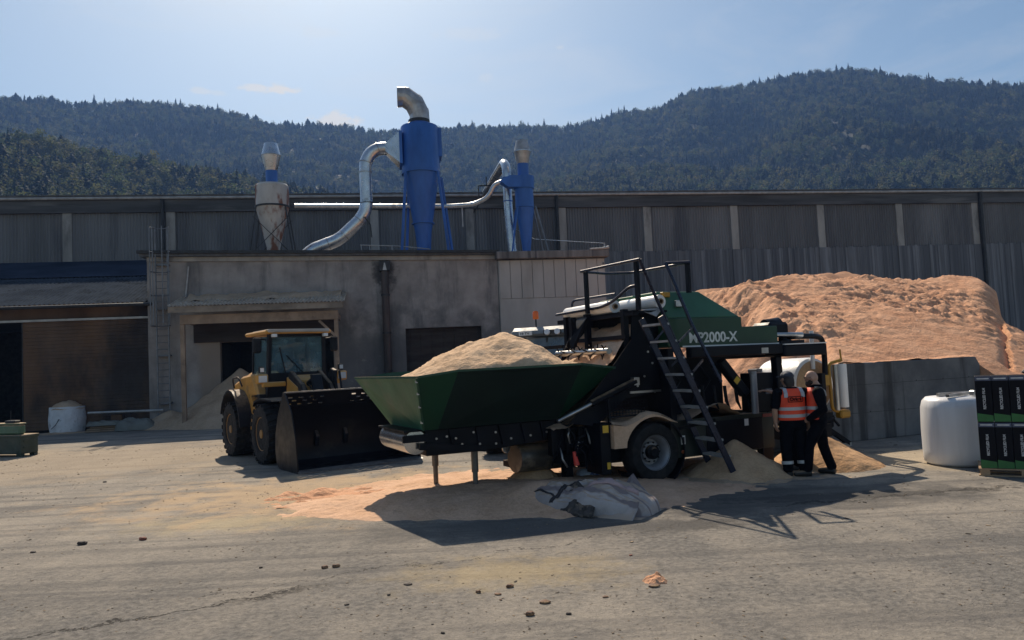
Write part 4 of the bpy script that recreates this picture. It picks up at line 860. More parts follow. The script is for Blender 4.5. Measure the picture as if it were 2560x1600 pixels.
for x, z in ((.72, 1.9), (1.15, 1.75), (1.4, 1.9)): MB().tube([(x, .40, z), (x + .15, .30, z - .25), (x - .05, .32, z - .5)], .022, 6).build('hose', M_BLKC, mc)
M_BIN = mat('dark_green_bin', (.006, .016, .012), .5, 0, .3, 1.2, (.014, .015, .014), (.5, .7), 1, dust=.5)
b = MB().box((.40, 0, .36), (2.70, .03, 1.0)); b.box((.40, .03, .36), (2.70, 2.3, .42)); b.box((2.67, .03, .42), (2.70, 2.3, 1.0)); b.box((.40, 2.3, .36), (2.70, 2.33, 1.0)); b.build('lower_bin', M_BIN, mc)
MB().box((.42, .035, .92), (2.66, 2.28, .95)).build('deck', M_BLK, mc); MB().box((2.44, .02, .0), (2.68, .18, .36)).build('rear_leg', M_BLKC, mc); MB().box((1.15, -.012, .37), (2.42, -.001, .93)).build('bin_door', M_BLKC, mc)
MB().cbox((2.05, -.017, .86), (.09, .006, .12)).build('notice_sticker', M_WHITE, mc); MB().cbox((.64, -.006, .66), (.09, .006, .15)).build('notice_sticker', M_WHITE, mc); MB().cbox((.64, -.010, .66), (.055, .004, .10)).build('sticker_symbol', M_DARK, mc)
MB().lathe([(.03, 0), (.03, .02)], (.62, -.005, .46), (0, -1, 0), 10).build('reflector', mat('amber_reflector', (.35, .10, .04), .3), mc); MB().cbox((2.55, -.017, .95), (.22, .006, .06)).build('rear_reflector', mat('dull_red_reflector', (.25, .03, .02), .35), mc)
heap('sawdust_spill', MF, .5, 2.68, .03, 2.2, lambda x, y: .93 + .26 * math.exp(-((x - 1.45) / .5) ** 2) * (1 - .3 * y) + .07 * fbm((x, y, 0), 2.2, 4) + .02, M_SAWP, .05, 'sawdust spilled over the deck under the black tines of the baling machine', 'sawdust pile', base=(1.4, 1, .95))
# ---- wheels and mudguards
def wheel(t0, sgn):
    c = (.05, t0, .50); ax = (0, sgn, 0)
    wh_ = MB().lathe([(.02, .14), (.16, .14), (.17, .20), (.22, .20), (.255, .05), (.29, .02), (.30, .0)], c, ax, 36, caps=False).build('wheel', M_RIM, mc, smooth=40)
    MB().lathe([(.29, .015), (.315, -.01), (.40, -.03), (.465, -.01), (.495, .05), (.50, .12), (.50, .30), (.46, .36), (.29, .36)], c, ax, 48, caps=False).build('tyre', M_RUB, wh_, smooth=40)
    MB().lathe([(.0, .02), (.07, .02), (.09, .05), (.12, .06), (.12, .15)], c, ax, 20).build('hub', M_BLK, wh_, smooth=40)
    for k in range(10):
        a = k * .628; MB().lathe([(.016, 0), (.016, .03)], (c[0] + .165 * math.cos(a), t0 + sgn * .115, c[2] + .165 * math.sin(a)), ax, 6).build('wheel_nut', M_BLK, wh_)
    b = MB().lathe([(.56, -.04), (.585, -.04), (.585, .42), (.56, .42)], c, ax, 26, R(-8), R(195), caps=False); b.build('mudguard', M_BLKC, mc, smooth=40)
wheel(-.02, 1); wheel(2.5, -1)
MB().box((-.78, .05, .22), (-.97, .55, 1.05)).build('valve_box', M_BLKC, mc, bevel=.01); MB().cbox((-.87, .045, .96), (.11, .006, .12)).build('warning_sticker', M_STICK, mc); MB().cbox((-.84, .045, .36), (.06, .006, .11)).build('warning_sticker', M_STICK, mc)
MB().box((-.75, .35, .35), (.40, 2.2, .92)).build('chassis', M_BLK, mc); MB().box((-1.6, .5, .62), (-.98, .62, .98)).build('valve_bank', M_BLK, mc)
rnd = random.Random(11)
for k in range(16):
    p = Vector((rnd.uniform(-1.65, -.98), rnd.uniform(.30, .5), rnd.uniform(.62, 1.02))); q = p + Vector((rnd.uniform(-.25, .25), rnd.uniform(-.12, .05), rnd.uniform(-.45, -.1))); m = p.lerp(q, .5) + Vector((rnd.uniform(-.12, .12), -.08, rnd.uniform(-.05, .1)))
    MB().tube([p, p.lerp(m, .6) + Vector((0, -.02, 0)), m, m.lerp(q, .6), q], rnd.uniform(.010, .018), 6).build('hose', M_BLKC if k % 4 else M_STEEL, mc, smooth=60)
for s in (-1.62, -1.35, -1.12): MB().box((s - .05, .42, .55), (s + .05, .6, 1.02)).build('valve_block', M_BLK, mc, bevel=.015)
MB().tube([(-1.36, .26, .62), (-1.33, .24, .40)], [.028, .05], 8).build('lever_handle', M_RED, mc, smooth=50); MB().lathe([(.085, -.012), (.085, .012), (.065, .012), (.065, -.012)], mt(1265, 1120, .9), (.3, -1, .1), 16).build('hose_coil', M_STEEL, mc)
# wire guard above the mudguard
b = MB(); x0, x1, z0, z1 = -.72, .02, 1.14, 1.40
g_ = MB().beam((x0, .12, z0), (x1 + .1, .12, z0), .02, .03).build('wire_guard', M_BLKC, mc)
for k in range(13): MB().tube([(x0 + k * .062, .12, z0), (x0 + k * .062, .12, z1)], .006, 5).build('wire', M_BLKC, g_)
for k in range(5): MB().tube([(x0, .115, z0 + .05 + k * .052), (x1, .115, z0 + .05 + k * .052)], .006, 5).build('wire', M_BLKC, g_)
MB().box((-.76, .1, .98), (-.72, .14, 1.45)).build('guard_post', M_BLKC, mc)
c_ = (.05, .5); pr_ = [(-.76, .63), (-.52, .63)] + [(c_[0] + .60 * math.cos(R(q)), c_[1] + .60 * math.sin(R(q))) for q in range(158, 48, -10)]
tp_ = [(.52, 1.02), (.36, 1.10), (.18, 1.17), (.02, 1.20), (-.14, 1.165), (-.32, 1.09), (-.52, 1.03), (-.76, 1.07)]
b = MB().grid(40, 14, lambda u, v: (-.76 + 1.30 * u, -.03 + .95 * v, float(np.interp(-.76 + 1.30 * u, [q[0] for q in tp_][::-1], [q[1] for q in tp_][::-1])) + .02 * fbm((u * 3, v * 3, 0), 1.5, 4) - .06 * max(0, .1 - v) * 8))
b.prism([(x, -.03, z) for x, z in pr_] + [(x, -.03, z - .05) for x, z in tp_], (0, .6, 0)).build('sawdust_spill', M_SAWP, None, smooth=40, F=MF, base=(-.1, .3, 1.0), label='pale sawdust heaped over the black mudguard of the grey wheel', cat='sawdust pile')
heap('sawdust_spill', MF, -1.7, -.7, .3, 1.4, lambda x, y: 1.00 + .14 * (x + 1.7) + .05 * fbm((x, y, 4), 3, 4) + .10 * (y - .3), M_SAWP, .05, 'sawdust lying on the hose valves left of the mudguard', 'sawdust pile', base=(-1.2, .8, 1.0))
# ---- film rolls lying on the platform, and one on the wrapper
def film_roll(label, p, q, r_):
    p, q = Vector(p), Vector(q); d = (q - p).normalized(); L_ = (q - p).length
    t_ = thing('film_roll', label, 'film roll', MF, p, group='white film rolls on the baling machine')
    MB().lathe([(r_ * .45, 0), (r_ * .98, 0), (r_, .01), (r_, L_ - .01), (r_ * .98, L_), (r_ * .45, L_)], p, d, 28, caps=False).build('film', M_WHITE, t_, smooth=40)
    MB().lathe([(r_ * .30, -.03), (r_ * .45, -.03), (r_ * .45, L_ + .03), (r_ * .30, L_ + .03)], p, d, 20, caps=False).build('core', mat('card_core', (.30, .22, .14), .8), t_, smooth=40)
film_roll('white film roll lying along the left edge of the railed platform', (-.13, .72, 3.03), (-.10, 2.5, 3.03), .115)
film_roll('bright white film roll lying against the green hood behind the stair top', (.40, .10, 3.06), (.40, 1.3, 3.06), .12)
film_roll('white film roll standing upright in the yellow holder of the wrapper', (5.16, .58, .90), (5.16, .58, 1.78), .105)
# bale on the wrapping table
p0 = MF.inverted() @ at(2036, 962, 15.4)
bw = thing('wrapped_bale', 'half wrapped bale with bare chip end sitting on the wrapping table', 'bale', MF, (p0.x, p0.y, .7))
ax = MF.inverted().to_3x3() @ Vector((.42, -.90, .02)).normalized()
MB().lathe([(.0, 0), (.50, 0), (.545, -.03), (.56, -.10), (.56, -1.05), (.54, -1.12), (.0, -1.13)], p0, ax, 40).build('film', mat('white_bale_film', (.72, .72, .71), .4, 0, .06, 3, bump=.5, bscale=5, bdist=.03), bw, smooth=40)
MB().lathe([(.0, .012), (.47, .012), (.50, -.005)], p0, ax, 36, caps=False).build('chip_face', sawdust('bale_chip_face', (.50, .34, .20), (.40, .26, .15), .6), bw)
MB().tube([p0 + ax * .03 + Vector((-.02, 0, 1.1)), p0 + ax * .03 + Vector((-.04, 0, .32))], .045, 10).build('film_tail', M_WHITE, bw, smooth=50)
MACHINE_DONE = True
# ================================================================ wheel loader
LF = frame((-5.03, 18.53, 0), R(-54))
M_LYEL = mat('ochre_machine_paint', (.60, .30, .06), .45, 0, .15, 1.5, (.33, .17, .05), (.55, .72), 2, dust=.6)
M_LBLK = mat('loader_black', (.008, .009, .013), .55, 0, .3, 2, (.025, .023, .021), (.58, .75), 2, dust=.4, spec=.3)
M_BUCK = mat('worn_bucket_steel', (.006, .006, .009), .42, .2, .4, 1.6, (.035, .030, .028), (.58, .74), 1.5, (1, 1, 1), .1, 12)
M_WORN = mat('bright_worn_edge', (.36, .35, .34), .4, .8, .3, 5)
M_LAMP = mat('lamp_glass', (.75, .76, .78), .15, .1, .05)
def glass(name, tint, film=(.30, .34, .38)):
    t = NT(name); tr = N(t.t, 'ShaderNodeBsdfTransparent'); tr.inputs[0].default_value = c4(tint); gl = N(t.t, 'ShaderNodeBsdfGlossy'); gl.inputs['Roughness'].default_value = .04; gl.inputs['Color'].default_value = (.9, .95, 1, 1)
    fr_ = N(t.t, 'ShaderNodeFresnel'); fr_.inputs[0].default_value = 1.5; mx_ = N(t.t, 'ShaderNodeMixShader'); t.L(t.math('ADD', fr_.outputs[0], .06), mx_.inputs[0]); t.L(tr.outputs[0], mx_.inputs[1]); t.L(gl.outputs[0], mx_.inputs[2])
    df = N(t.t, 'ShaderNodeBsdfDiffuse'); df.inputs[0].default_value = c4(film); m2 = N(t.t, 'ShaderNodeMixShader'); t.L(t.ramp(t.noise(2, 4), .4, .7, .22, .50), m2.inputs[0]); t.L(mx_.outputs[0], m2.inputs[1]); t.L(df.outputs[0], m2.inputs[2])
    t.L(m2.outputs[0], t.t.nodes['Material Output'].inputs['Surface']); return t.m
M_GLASS = glass('tinted_cab_glass', (.55, .68, .72), (.20, .36, .44))  # dust film coloured blue for the bright view seen through the glass
wl = thing('wheel_loader', 'ochre yellow wheel loader with black bucket lowered in front of the porch', 'wheel loader', LF, (-1, 0, 0))
def big_tyre(parent, c, sgn, r_, wd, rimm, nm='wheel', lugs=22, thin=.60):
    ax = (0, sgn, 0); k = r_ / .7
    wh_ = MB().lathe([(.0, .10), (.12 * k, .10), (.14 * k, .06), (.20 * k, .06), (.30 * k, .13), (.36 * k, .05), (.38 * k, .0), (.40 * k, .0)], c, ax, 32, caps=False).build(nm, rimm, parent, smooth=35)
    b = MB().lathe([(.385 * k, .01), (.42 * k, -.03), (.55 * k, -.055), (.64 * k, -.03), (.672 * k, .03), (.675 * k, wd - .06), (.64 * k, wd), (.40 * k, wd - .03)], c, ax, 48)
    c = Vector(c)
    for j in range(lugs):
        for side in (0, 1):
            a = (j + .5 * side) * 2 * math.pi / lugs; ca, sa = math.cos(a), math.sin(a); rad = Vector((ca, 0, sa)); tan = Vector((-sa, 0, ca)); y0, y1 = (-.045, wd * .44) if side == 0 else (wd * .54, wd - .01)
            P_ = []
            for rr, ww in ((.655 * k, .055 * k), (.702 * k, .042 * k)):
                for yy, sh_ in ((y0, -.03 * k), (y1, .03 * k)):
                    for q in (-1, 1): P_.append(c + rad * rr + tan * (q * ww + sh_) + Vector((0, sgn * yy, 0)))
            b.add(P_, [(0, 1, 3, 2), (4, 6, 7, 5), (0, 4, 5, 1), (2, 3, 7, 6), (0, 2, 6, 4), (1, 5, 7, 3)])
    b.build('tyre', M_RUB, wh_, smooth=30); MB().lathe([(.0, -.01), (.10 * k, -.01), (.11 * k, .06)], c, ax, 16).build('hub', rimm, wh_, smooth=40)
    return wh_
M_LRIM = mat('ochre_rim', (.34, .18, .05), .55, 0, .2, 2, (.16, .11, .07), (.5, .65), 2, dust=.3)
for x, z in ((.08, .70), (-2.45, .70)):
    for sg in (1, -1):
        if sg == 1: big_tyre(wl, (x, -1.25, z), 1, .70, .50, M_LRIM)
        else: big_tyre(wl, (x, 1.25, z), -1, .70, .50, M_LRIM)
# bucket
prof = [(2.48, 0), (1.38, 0), (1.20, .10), (1.12, .36), (1.15, .75), (1.33, 1.15), (1.50, 1.36)]
inner = [(2.46, .03), (1.42, .03), (1.25, .14), (1.17, .38), (1.20, .74), (1.37, 1.13), (1.53, 1.34)]
Y0, Y1 = -1.24, 1.62
bk = MB().prism([(x, Y0, z) for x, z in prof] + [(x, Y0, z) for x, z in reversed(inner)], (0, Y1 - Y0, 0)).build('bucket', M_BUCK, wl, smooth=25)
side = [(2.48, 0), (1.38, 0), (1.20, .10), (1.12, .36), (1.15, .75), (1.33, 1.15), (1.70, 1.68), (1.80, 1.68), (2.19, 1.27), (2.41, .66)]
for y, y2 in ((Y0 - .03, Y0 - .002), (Y1 + .002, Y1 + .03)): MB().prism([(x, y, z) for x, z in side], (0, y2 - y, 0)).build('bucket_cheek', M_BUCK, bk)
MB().prism([(2.36, Y0 - .02, -.005 + .008), (2.62, Y0 - .02, .005), (2.62, Y0 - .02, .015), (2.36, Y0 - .02, .055)], (0, Y1 - Y0 + .04, 0)).build('cutting_edge', M_WORN, bk)
sp_n = Vector((1.73 - 1.50, 0, 1.68 - 1.36)); b = MB(); rows = [0, .16, .24, .40, .48, .62, .70, 1]
slots = {1: [.10 + .24 * i for i in range(4)], 3: [.20 + .24 * i for i in range(3)], 5: [.10 + .24 * i for i in range(4)]}
sw = .10
for i in range(7):
    lo, hi = rows[i], rows[i + 1]; xs = [Y0]
    for a in slots.get(i, []): xs += [Y0 + a, Y0 + a + sw]
    for a in slots.get(i, []): xs += [Y1 - .35 - a - sw, Y1 - .35 - a]
    xs = sorted(xs) + [Y1]
    for j in range(0, len(xs), 2):
        p0_, p1_ = Vector((1.52, 0, 1.35)) + sp_n * lo, Vector((1.52, 0, 1.35)) + sp_n * hi
        b.add([(p0_.x, xs[j], p0_.z), (p0_.x, xs[j + 1], p0_.z), (p1_.x, xs[j + 1], p1_.z), (p1_.x, xs[j], p1_.z), (p0_.x - .012, xs[j], p0_.z), (p0_.x - .012, xs[j + 1], p0_.z), (p1_.x - .012, xs[j + 1], p1_.z), (p1_.x - .012, xs[j], p1_.z)], [(0, 1, 2, 3), (7, 6, 5, 4), (0, 4, 5, 1), (2, 6, 7, 3), (0, 3, 7, 4), (1, 5, 6, 2)])
b.build('spill_guard', M_BUCK, bk); MB().beam((1.74, Y0, 1.68), (1.74, Y1, 1.68), .035, .03).build('spill_guard_edge', M_WORN, bk)
# front frame, tower and lift arms
MB().box((-.75, -.50, .45), (.55, .50, 1.25)).build('front_frame', M_LBLK, wl, bevel=.03); MB().prism([(-.55, -.42, 1.2), (.45, -.42, 1.2), (.25, -.42, 1.75), (-.45, -.42, 2.0)], (0, .08, 0)).build('tower_plate', M_LYEL, wl, bevel=.01); MB().prism([(-.55, .34, 1.2), (.45, .34, 1.2), (.25, .34, 1.75), (-.45, .34, 2.0)], (0, .08, 0)).build('tower_plate', M_LYEL, wl, bevel=.01)
MB().prism([(-.5, -.33, 1.5), (.0, -.33, 1.5), (-.1, -.33, 1.95), (-.5, -.33, 2.05)], (0, .66, 0)).build('front_cowl', M_LYEL, wl, bevel=.04)
for y in (-.40, .30):
    la = MB(); pts = [(-.25, 1.95, .20), (.40, 1.62, .26), (1.15, .55, .22)]
    la.prism([(-.40, y, 2.05), (-.25, y, 2.15), (.45, y, 1.82), (1.32, y, .62), (1.25, y, .40), (1.05, y, .42), (.30, y, 1.42), (-.35, y, 1.85)], (0, .10, 0)); la.build('lift_arm', M_LBLK, wl, bevel=.015)
MB().prism([(-.1, .42, 1.5), (.35, .42, 1.45), (.5, .42, 2.12), (.25, .42, 2.18), (-.05, .42, 1.9)], (0, .10, 0)).build('z_link', M_LBLK, wl, bevel=.015)
for y in (.46, .58): MB().tube([(.45, y, 2.10), (.55, y, 1.7), (.9, y, 1.1)], .03, 8).build('hydraulic_hose', M_LBLK, wl, smooth=60)
MB().tube([(-.3, 0, 1.75), (.35, 0, 1.95)], .07, 12).build('tilt_cylinder', M_LBLK, wl, smooth=40); MB().prism([(.30, -.12, 2.05), (.45, -.12, 2.05), (.80, -.12, 1.2), (.6, -.12, 1.1)], (0, .24, 0)).build('tilt_lever', M_LBLK, wl, bevel=.02)
for k in range(5): MB().tube([(-.1 + .05 * k, -.25 + .1 * k, 1.85), (.15, -.28 + .12 * k, 1.72), (.25 + .05 * k, -.2 + .1 * k, 1.45)], .022, 6).build('hydraulic_hose', M_LBLK, wl, smooth=60)
for y in (-1, 1):
    MB().prism([(-.62, y * 1.22, 1.32), (-.55, y * 1.22, 1.46), (-.1, y * 1.22, 1.53), (.75, y * 1.22, 1.50), (.80, y * 1.22, 1.47), (-.1, y * 1.22, 1.49), (-.5, y * 1.22, 1.42)], (0, -y * .62, 0)).build('front_fender', M_LBLK, wl, smooth=20)
    a = MB().box((-.55, min(y * .45, y * 1.02), 1.78), (-.42, max(y * .45, y * 1.02), 1.90)); a.build('lamp_arm', M_LYEL, wl, bevel=.02)
    hl = MB().box((-.62, y * 1.02 - .14, 1.86), (-.42, y * 1.02 + .14, 2.10)).build('headlight', M_LYEL, wl, bevel=.03); MB().box((-.42, y * 1.02 - .10, 1.90), (-.40, y * 1.02 + .10, 2.06)).build('lens', M_LAMP, hl); MB().box((-.56, y * 1.02 - .06, 2.12), (-.46, y * 1.02 + .06, 2.28)).build('indicator', M_LBLK, hl, bevel=.015); MB().box((-.458, y * 1.02 - .045, 2.15), (-.45, y * 1.02 + .045, 2.25)).build('indicator_lens', M_LAMP, hl)
# rear body
MB().prism([(-1.0, -.95, 1.05), (-2.9, -.95, 1.05), (-2.95, -.95, 1.5), (-2.5, -.95, 2.05), (-1.55, -.95, 2.12), (-1.05, -.95, 1.55)], (0, .55, 0)).build('side_tank', M_LYEL, wl, bevel=.06); MB().prism([(-1.0, .40, 1.05), (-2.9, .40, 1.05), (-2.95, .40, 1.5), (-2.5, .40, 2.05), (-1.55, .40, 2.12), (-1.05, .40, 1.55)], (0, .55, 0)).build('side_tank', M_LYEL, wl, bevel=.06)
MB().box((-1.0, -.55, .5), (-4.3, .55, 1.3)).build('rear_frame', M_LBLK, wl, bevel=.04); MB().prism([(-2.2, -.62, 1.3), (-4.35, -.62, 1.3), (-4.4, -.62, 1.85), (-2.9, -.62, 2.15), (-2.2, -.62, 2.18)], (0, 1.24, 0)).build('engine_hood', M_LYEL, wl, bevel=.08)
MB().box((-.95, -.95, 1.42), (-1.6, -.75, 1.60)).build('step_plate', M_LBLK, wl, bevel=.01); MB().box((-1.0, -1.02, .55), (-1.45, -.72, .60)).build('step', M_LBLK, wl); MB().box((-1.0, -1.04, .85), (-1.45, -.74, .90)).build('step', M_LBLK, wl); MB().box((-1.25, -.98, .62), (-1.65, -.60, 1.0)).build('battery_box', M_LYEL, wl, bevel=.02)
for y in (-1, 1):
    pp = [(-2.45 + .93 * math.cos(a), y * 1.28, .70 + .93 * math.sin(a) * 1.10) for a in [R(5 + 17 * i) for i in range(10)]]; qq = [(-2.45 + .88 * math.cos(a), y * 1.28, .70 + .88 * math.sin(a) * 1.10) for a in [R(5 + 17 * i) for i in range(10)]]
    MB().prism(pp + qq[::-1], (0, -y * .60, 0)).build('rear_fender', M_LBLK, wl, smooth=30)
MB().tube(fillet([(-2.9, -1.0, 1.75), (-2.9, -1.05, 2.0), (-2.35, -1.05, 2.05), (-2.2, -1.0, 1.8)], .12), .022, 8).build('grab_rail', M_LBLK, wl, smooth=60)
# cab
CB = thing('cab_root', None, None) if False else None
cabb = MB()
for x, y, x2, y2 in ((-.95, -.74, -.80, -.70), (-.95, .74, -.80, .70), (-2.05, -.74, -2.05, -.70), (-2.05, .74, -2.05, .70)): cabb.beam((x, y, 1.5), (x2, y2, 3.08), .09, .09)
cabb.beam((-.95, -.74, 2.06), (-.95, .74, 2.06), .10, .10); cabb.beam((-2.05, -.74, 2.06), (-2.05, .74, 2.06), .10, .10); cabb.beam((-.95, -.74, 2.06), (-2.05, -.74, 2.06), .08, .10); cabb.beam((-.95, .74, 2.06), (-2.05, .74, 2.06), .08, .10); cabb.beam((-.82, -.70, 3.05), (-.82, .70, 3.05), .09, .08)
cab_ = cabb.build('cab', M_LBLK, wl)
MB().box((-.9, -.72, 1.45), (-2.05, .72, 2.04)).build('cab_floor', M_LBLK, cab_)
MB().quad((-.93, -.70, 2.08), (-.93, .70, 2.08), (-.80, .67, 3.04), (-.80, -.67, 3.04)).build('windscreen', M_GLASS, cab_); MB().quad((-2.06, -.70, 2.08), (-2.06, .70, 2.08), (-2.06, .67, 3.04), (-2.06, -.67, 3.04)).build('rear_window', M_GLASS, cab_)
for y in (-1, 1): MB().quad((-.96, y * .74, 2.08), (-2.03, y * .74, 2.08), (-2.03, y * .70, 3.04), (-.84, y * .70, 3.04)).build('side_window', M_GLASS, cab_)
MB().box((-.62, -.86, 3.09), (-2.35, .86, 3.19)).build('roof', M_LYEL, cab_, bevel=.04); MB().box((-.60, -.80, 3.12), (-1.9, .80, 3.205)).build('roof_panel', mat('dusty_roof_panel', (.42, .40, .37), .6, 0, .15, 2, dust=.5), cab_, bevel=.02)
for y in (-.66, .66): MB().box((-.64, y - .06, 3.0), (-.52, y + .06, 3.08)).build('work_light', M_LAMP, cab_, bevel=.01)
st = MB().box((-1.75, -.22, 2.0), (-1.2, .26, 2.15)); st.build('seat', mat('grey_seat_fabric', (.12, .125, .14), .8), cab_, bevel=.05); MB().prism([(-1.72, -.24, 2.1), (-1.55, -.24, 2.1), (-1.68, -.24, 2.72), (-1.82, -.24, 2.70)], (0, .48, 0)).build('backrest', mat('grey_seat_fabric', (.12, .125, .14), .8), cab_, bevel=.05)
MB().tube([(-1.05, .1, 2.0), (-1.2, .1, 2.35)], .03, 8).build('steering_column', M_LBLK, cab_); MB().tube(arc((-1.2, .1, 2.36), .18, 0, 2 * math.pi, 20, (0, 1, 0), (.8, 0, .5)), .014, 6).build('steering_wheel', M_LBLK, cab_, smooth=60)
MB().beam((-.86, -.30, 2.10), (-.83, -.45, 2.75), .03, .02).build('wiper', M_LBLK, cab_); MB().beam((-.86, .15, 2.10), (-.85, -.28, 2.55), .03, .02).build('wiper', M_LBLK, cab_)
MB().box((-.85, -.02, 2.88), (-.90, .14, 3.0)).build('interior_mirror', M_LBLK, cab_)
for y in (-1, 1):
    MB().tube([(-.9, y * .76, 2.95), (-.85, y * .98, 2.98)], .02, 6).build('mirror_arm', M_LBLK, cab_); MB().box((-.90, y * 1.0 - .10, 2.62), (-.78, y * 1.0 + .10, 3.02)).build('side_mirror', M_LBLK, cab_, bevel=.04)

# ================================================================ tractor behind the hopper
p_t = at(1395, 1000, 19.4)
TF_ = frame((p_t.x, 19.4, 0), math.atan2(-.93, -.36))
tr = thing('tractor', 'grey tractor with pale cab roof and orange beacon parked behind the hopper', 'tractor', TF_, (0, 0, 0))
M_TGREY = mat('silver_grey_tractor_paint', (.20, .225, .25), .5, .1, .12, 1.5, dust=.1); M_TBLUE = glass('blue_tractor_glass', (.22, .33, .40))
for x, r_, wd, y in ((-.55, .88, .52, .95), (1.95, .66, .44, .90)):
    big_tyre(tr, (x, -y - wd / 2, r_), 1, r_, wd, M_RIM, lugs=18); big_tyre(tr, (x, y + wd / 2, r_), -1, r_, wd, M_RIM, lugs=18)
MB().prism([(.75, -.42, .8), (2.9, -.40, .8), (2.95, -.38, 1.3), (2.6, -.38, 1.75), (.75, -.42, 1.95)], (0, .82, 0)).build('hood', M_TGREY, tr, bevel=.1); MB().box((-.9, -.4, .6), (2.4, .4, .95)).build('chassis', M_DARK, tr)
b = MB()
for x, y in ((.75, -.62), (.75, .62), (-.85, -.78), (-.85, .78)): b.beam((x, y, 1.2), (x * .85 if x > 0 else x, y * .98, 2.72), .08, .08)
b.beam((.75, -.62, 1.9), (.75, .62, 1.9), .06, .06); b.beam((.66, 0, 1.95), (.64, 0, 2.7), .05, .05); tcab = b.build('cab', M_DARK, tr)
MB().quad((.76, -.60, 1.92), (.76, .60, 1.92), (.65, .60, 2.70), (.65, -.60, 2.70)).build('windscreen', M_TBLUE, tcab); MB().quad((-.86, -.76, 1.5), (-.86, .76, 1.5), (-.86, .76, 2.70), (-.86, -.76, 2.70)).build('rear_window', M_TBLUE, tcab)
for y in (-1, 1): MB().quad((.74, y * .63, 1.3), (-.84, y * .79, 1.3), (-.84, y * .77, 2.70), (.65, y * .62, 2.70)).build('side_window', M_TBLUE, tcab)
MB().box((-.8, -.7, 1.2), (.6, .7, 1.5)).build('cab_floor', M_DARK, tcab)
rf = MB().prism([(.92, -.86, 2.74), (.98, -.86, 2.84), (.80, -.86, 2.96), (-.6, -.86, 3.02), (-1.0, -.86, 2.95), (-1.02, -.86, 2.74)], (0, 1.72, 0)).build('roof', M_TGREY, tcab, bevel=.06)
for y in (.38, .12): MB().lathe([(.0, .02), (.07, .015), (.08, -.03)], (.99, y, 2.82), (1, 0, .15), 14).build('work_light', M_LAMP, tcab, smooth=50)
MB().box((.955, .02, 2.76), (.975, .48, 2.87)).build('lamp_recess', M_DARK, tcab); pl_ = MB().box((.93, -.62, 2.76), (.985, -.28, 2.86)).build('number_plate', M_WHITE, tcab); MB().box((.984, -.345, 2.765), (.989, -.285, 2.855)).build('plate_band', M_BLUE, pl_) if False else None
lettering('plate_lettering', 'VT 81', .075, M_DARK, pl_, (.987, -.34, 2.782), (0, -1, 0), (0, 0, 1), .001, 1, .24)
bp = gp(1341, 870, 3.0); bl = TF_.inverted() @ Vector((0, 0, 0))
q_ = plane_hit(TF_, 1341, 830, 0, .55)
MB().tube([(.55, q_.y, 2.95), (.55, q_.y, 3.18)], .02, 8).build('beacon_post', M_DARK, tcab); M_ORG = mat('orange_beacon', (.85, .16, .02), .25, 0, .1)
MB().lathe([(.07, 0), (.075, .02), (.075, .17), (.05, .21), (.0, .215)], (.55, q_.y, 3.17), n=16).build('beacon', M_ORG, tcab, smooth=50)
MB().tube([(.5, .95, 2.72), (.55, 1.25, 2.7), (.55, 1.25, 2.3)], .025, 6).build('mirror_arm', M_DARK, tcab); MB().box((.50, 1.15, 2.25), (.58, 1.38, 2.62)).build('side_mirror', M_DARK, tcab, bevel=.03)
MB().tube([(.6, -.7, 1.6), (.95, -.75, 1.7), (.95, -.75, 2.75)], .045, 10).build('exhaust', M_DARK, tr, smooth=50)
for y in (-1, 1): MB().prism([(-1.5, y * .7, 1.2), (-1.3, y * .7, 1.75), (-.55, y * .7, 1.92), (.2, y * .7, 1.7), (.2, y * .7, 1.62), (-.55, y * .7, 1.84), (-1.25, y * .7, 1.68), (-1.42, y * .7, 1.2)], (0, y * .55, 0)).build('fender', M_TGREY, tr)

# ================================================================ retaining wall and the big pile
WF = frame((7.22, 16.84, 0), R(20.6))
wt = lambda px, py, t: plane_hit(WF, px, py, 1, t)
send = wt(2452, 950, 0).x
def wall_mat():
    t = NT('streaked_dark_concrete'); st = t.map((1.4, 1.4, .10))
    c = t.mix(t.ramp(t.noise(.9, 6, .65), .3, .7), (.105, .106, .112), (.20, .20, .20)); c = t.mix(t.ramp(t.noise(1.6, 5, .6, st), .52, .66, 0, .8), c, (.04, .039, .04)); o = t.sep(); c = t.mix(t.ramp(t.math('ADD', o['Z'], t.ramp(t.noise(3, 4), .3, .7, -.1, .1)), .98 + .75, .45 + .75), c, (.17, .165, .16)) if False else c
    return t.out(c, .9, 0, t.bump(t.noise(9, 6, .7), .35, .02))
rw = thing('retaining_wall', 'low dark streaked concrete retaining wall holding back the sawdust pile', 'wall', WF, (0, .15, 0))
MB().prism([(-2.2, 0, 0), (send, 0, 0), (send + .02, 0, 1.55), (send - .10, 0, 1.74), (-2.2, 0, 1.74)], (0, .32, 0)).build('wall_slab', wall_mat(), rw, bevel=.02)
b = MB()
for z in (.62, 1.25): b.box((-2.2, -.004, z), (send - .02, -.001, z + .008))
for z, o in ((.62, .3), (1.25, .9)):
    for k in range(10): b.lathe([(.014, 0), (.014, .006)], (-2 + o + k * .85, -.001, z + .02), (0, -1, 0), 8)
b.build('formwork_marks', M_DARK, rw)
heap('sawdust', WF, -2, send - .08, .015, .31, lambda x, y: 1.72 + .035 + .05 * fbm((x, y, 0), 1.5, 4) , M_SAW, .05, 'thin lit line of sawdust lying along the top of the retaining wall', 'sawdust', base=(1, .15, 1.75))
SIL = [(1600, 745), (1700, 728), (1780, 722), (1850, 708), (1905, 700), (1957, 693), (2010, 688), (2058, 690), (2074, 698), (2127, 690), (2180, 693), (2233, 701), (2307, 698), (2370, 688), (2424, 690), (2466, 709)]
TR_ = 7.0
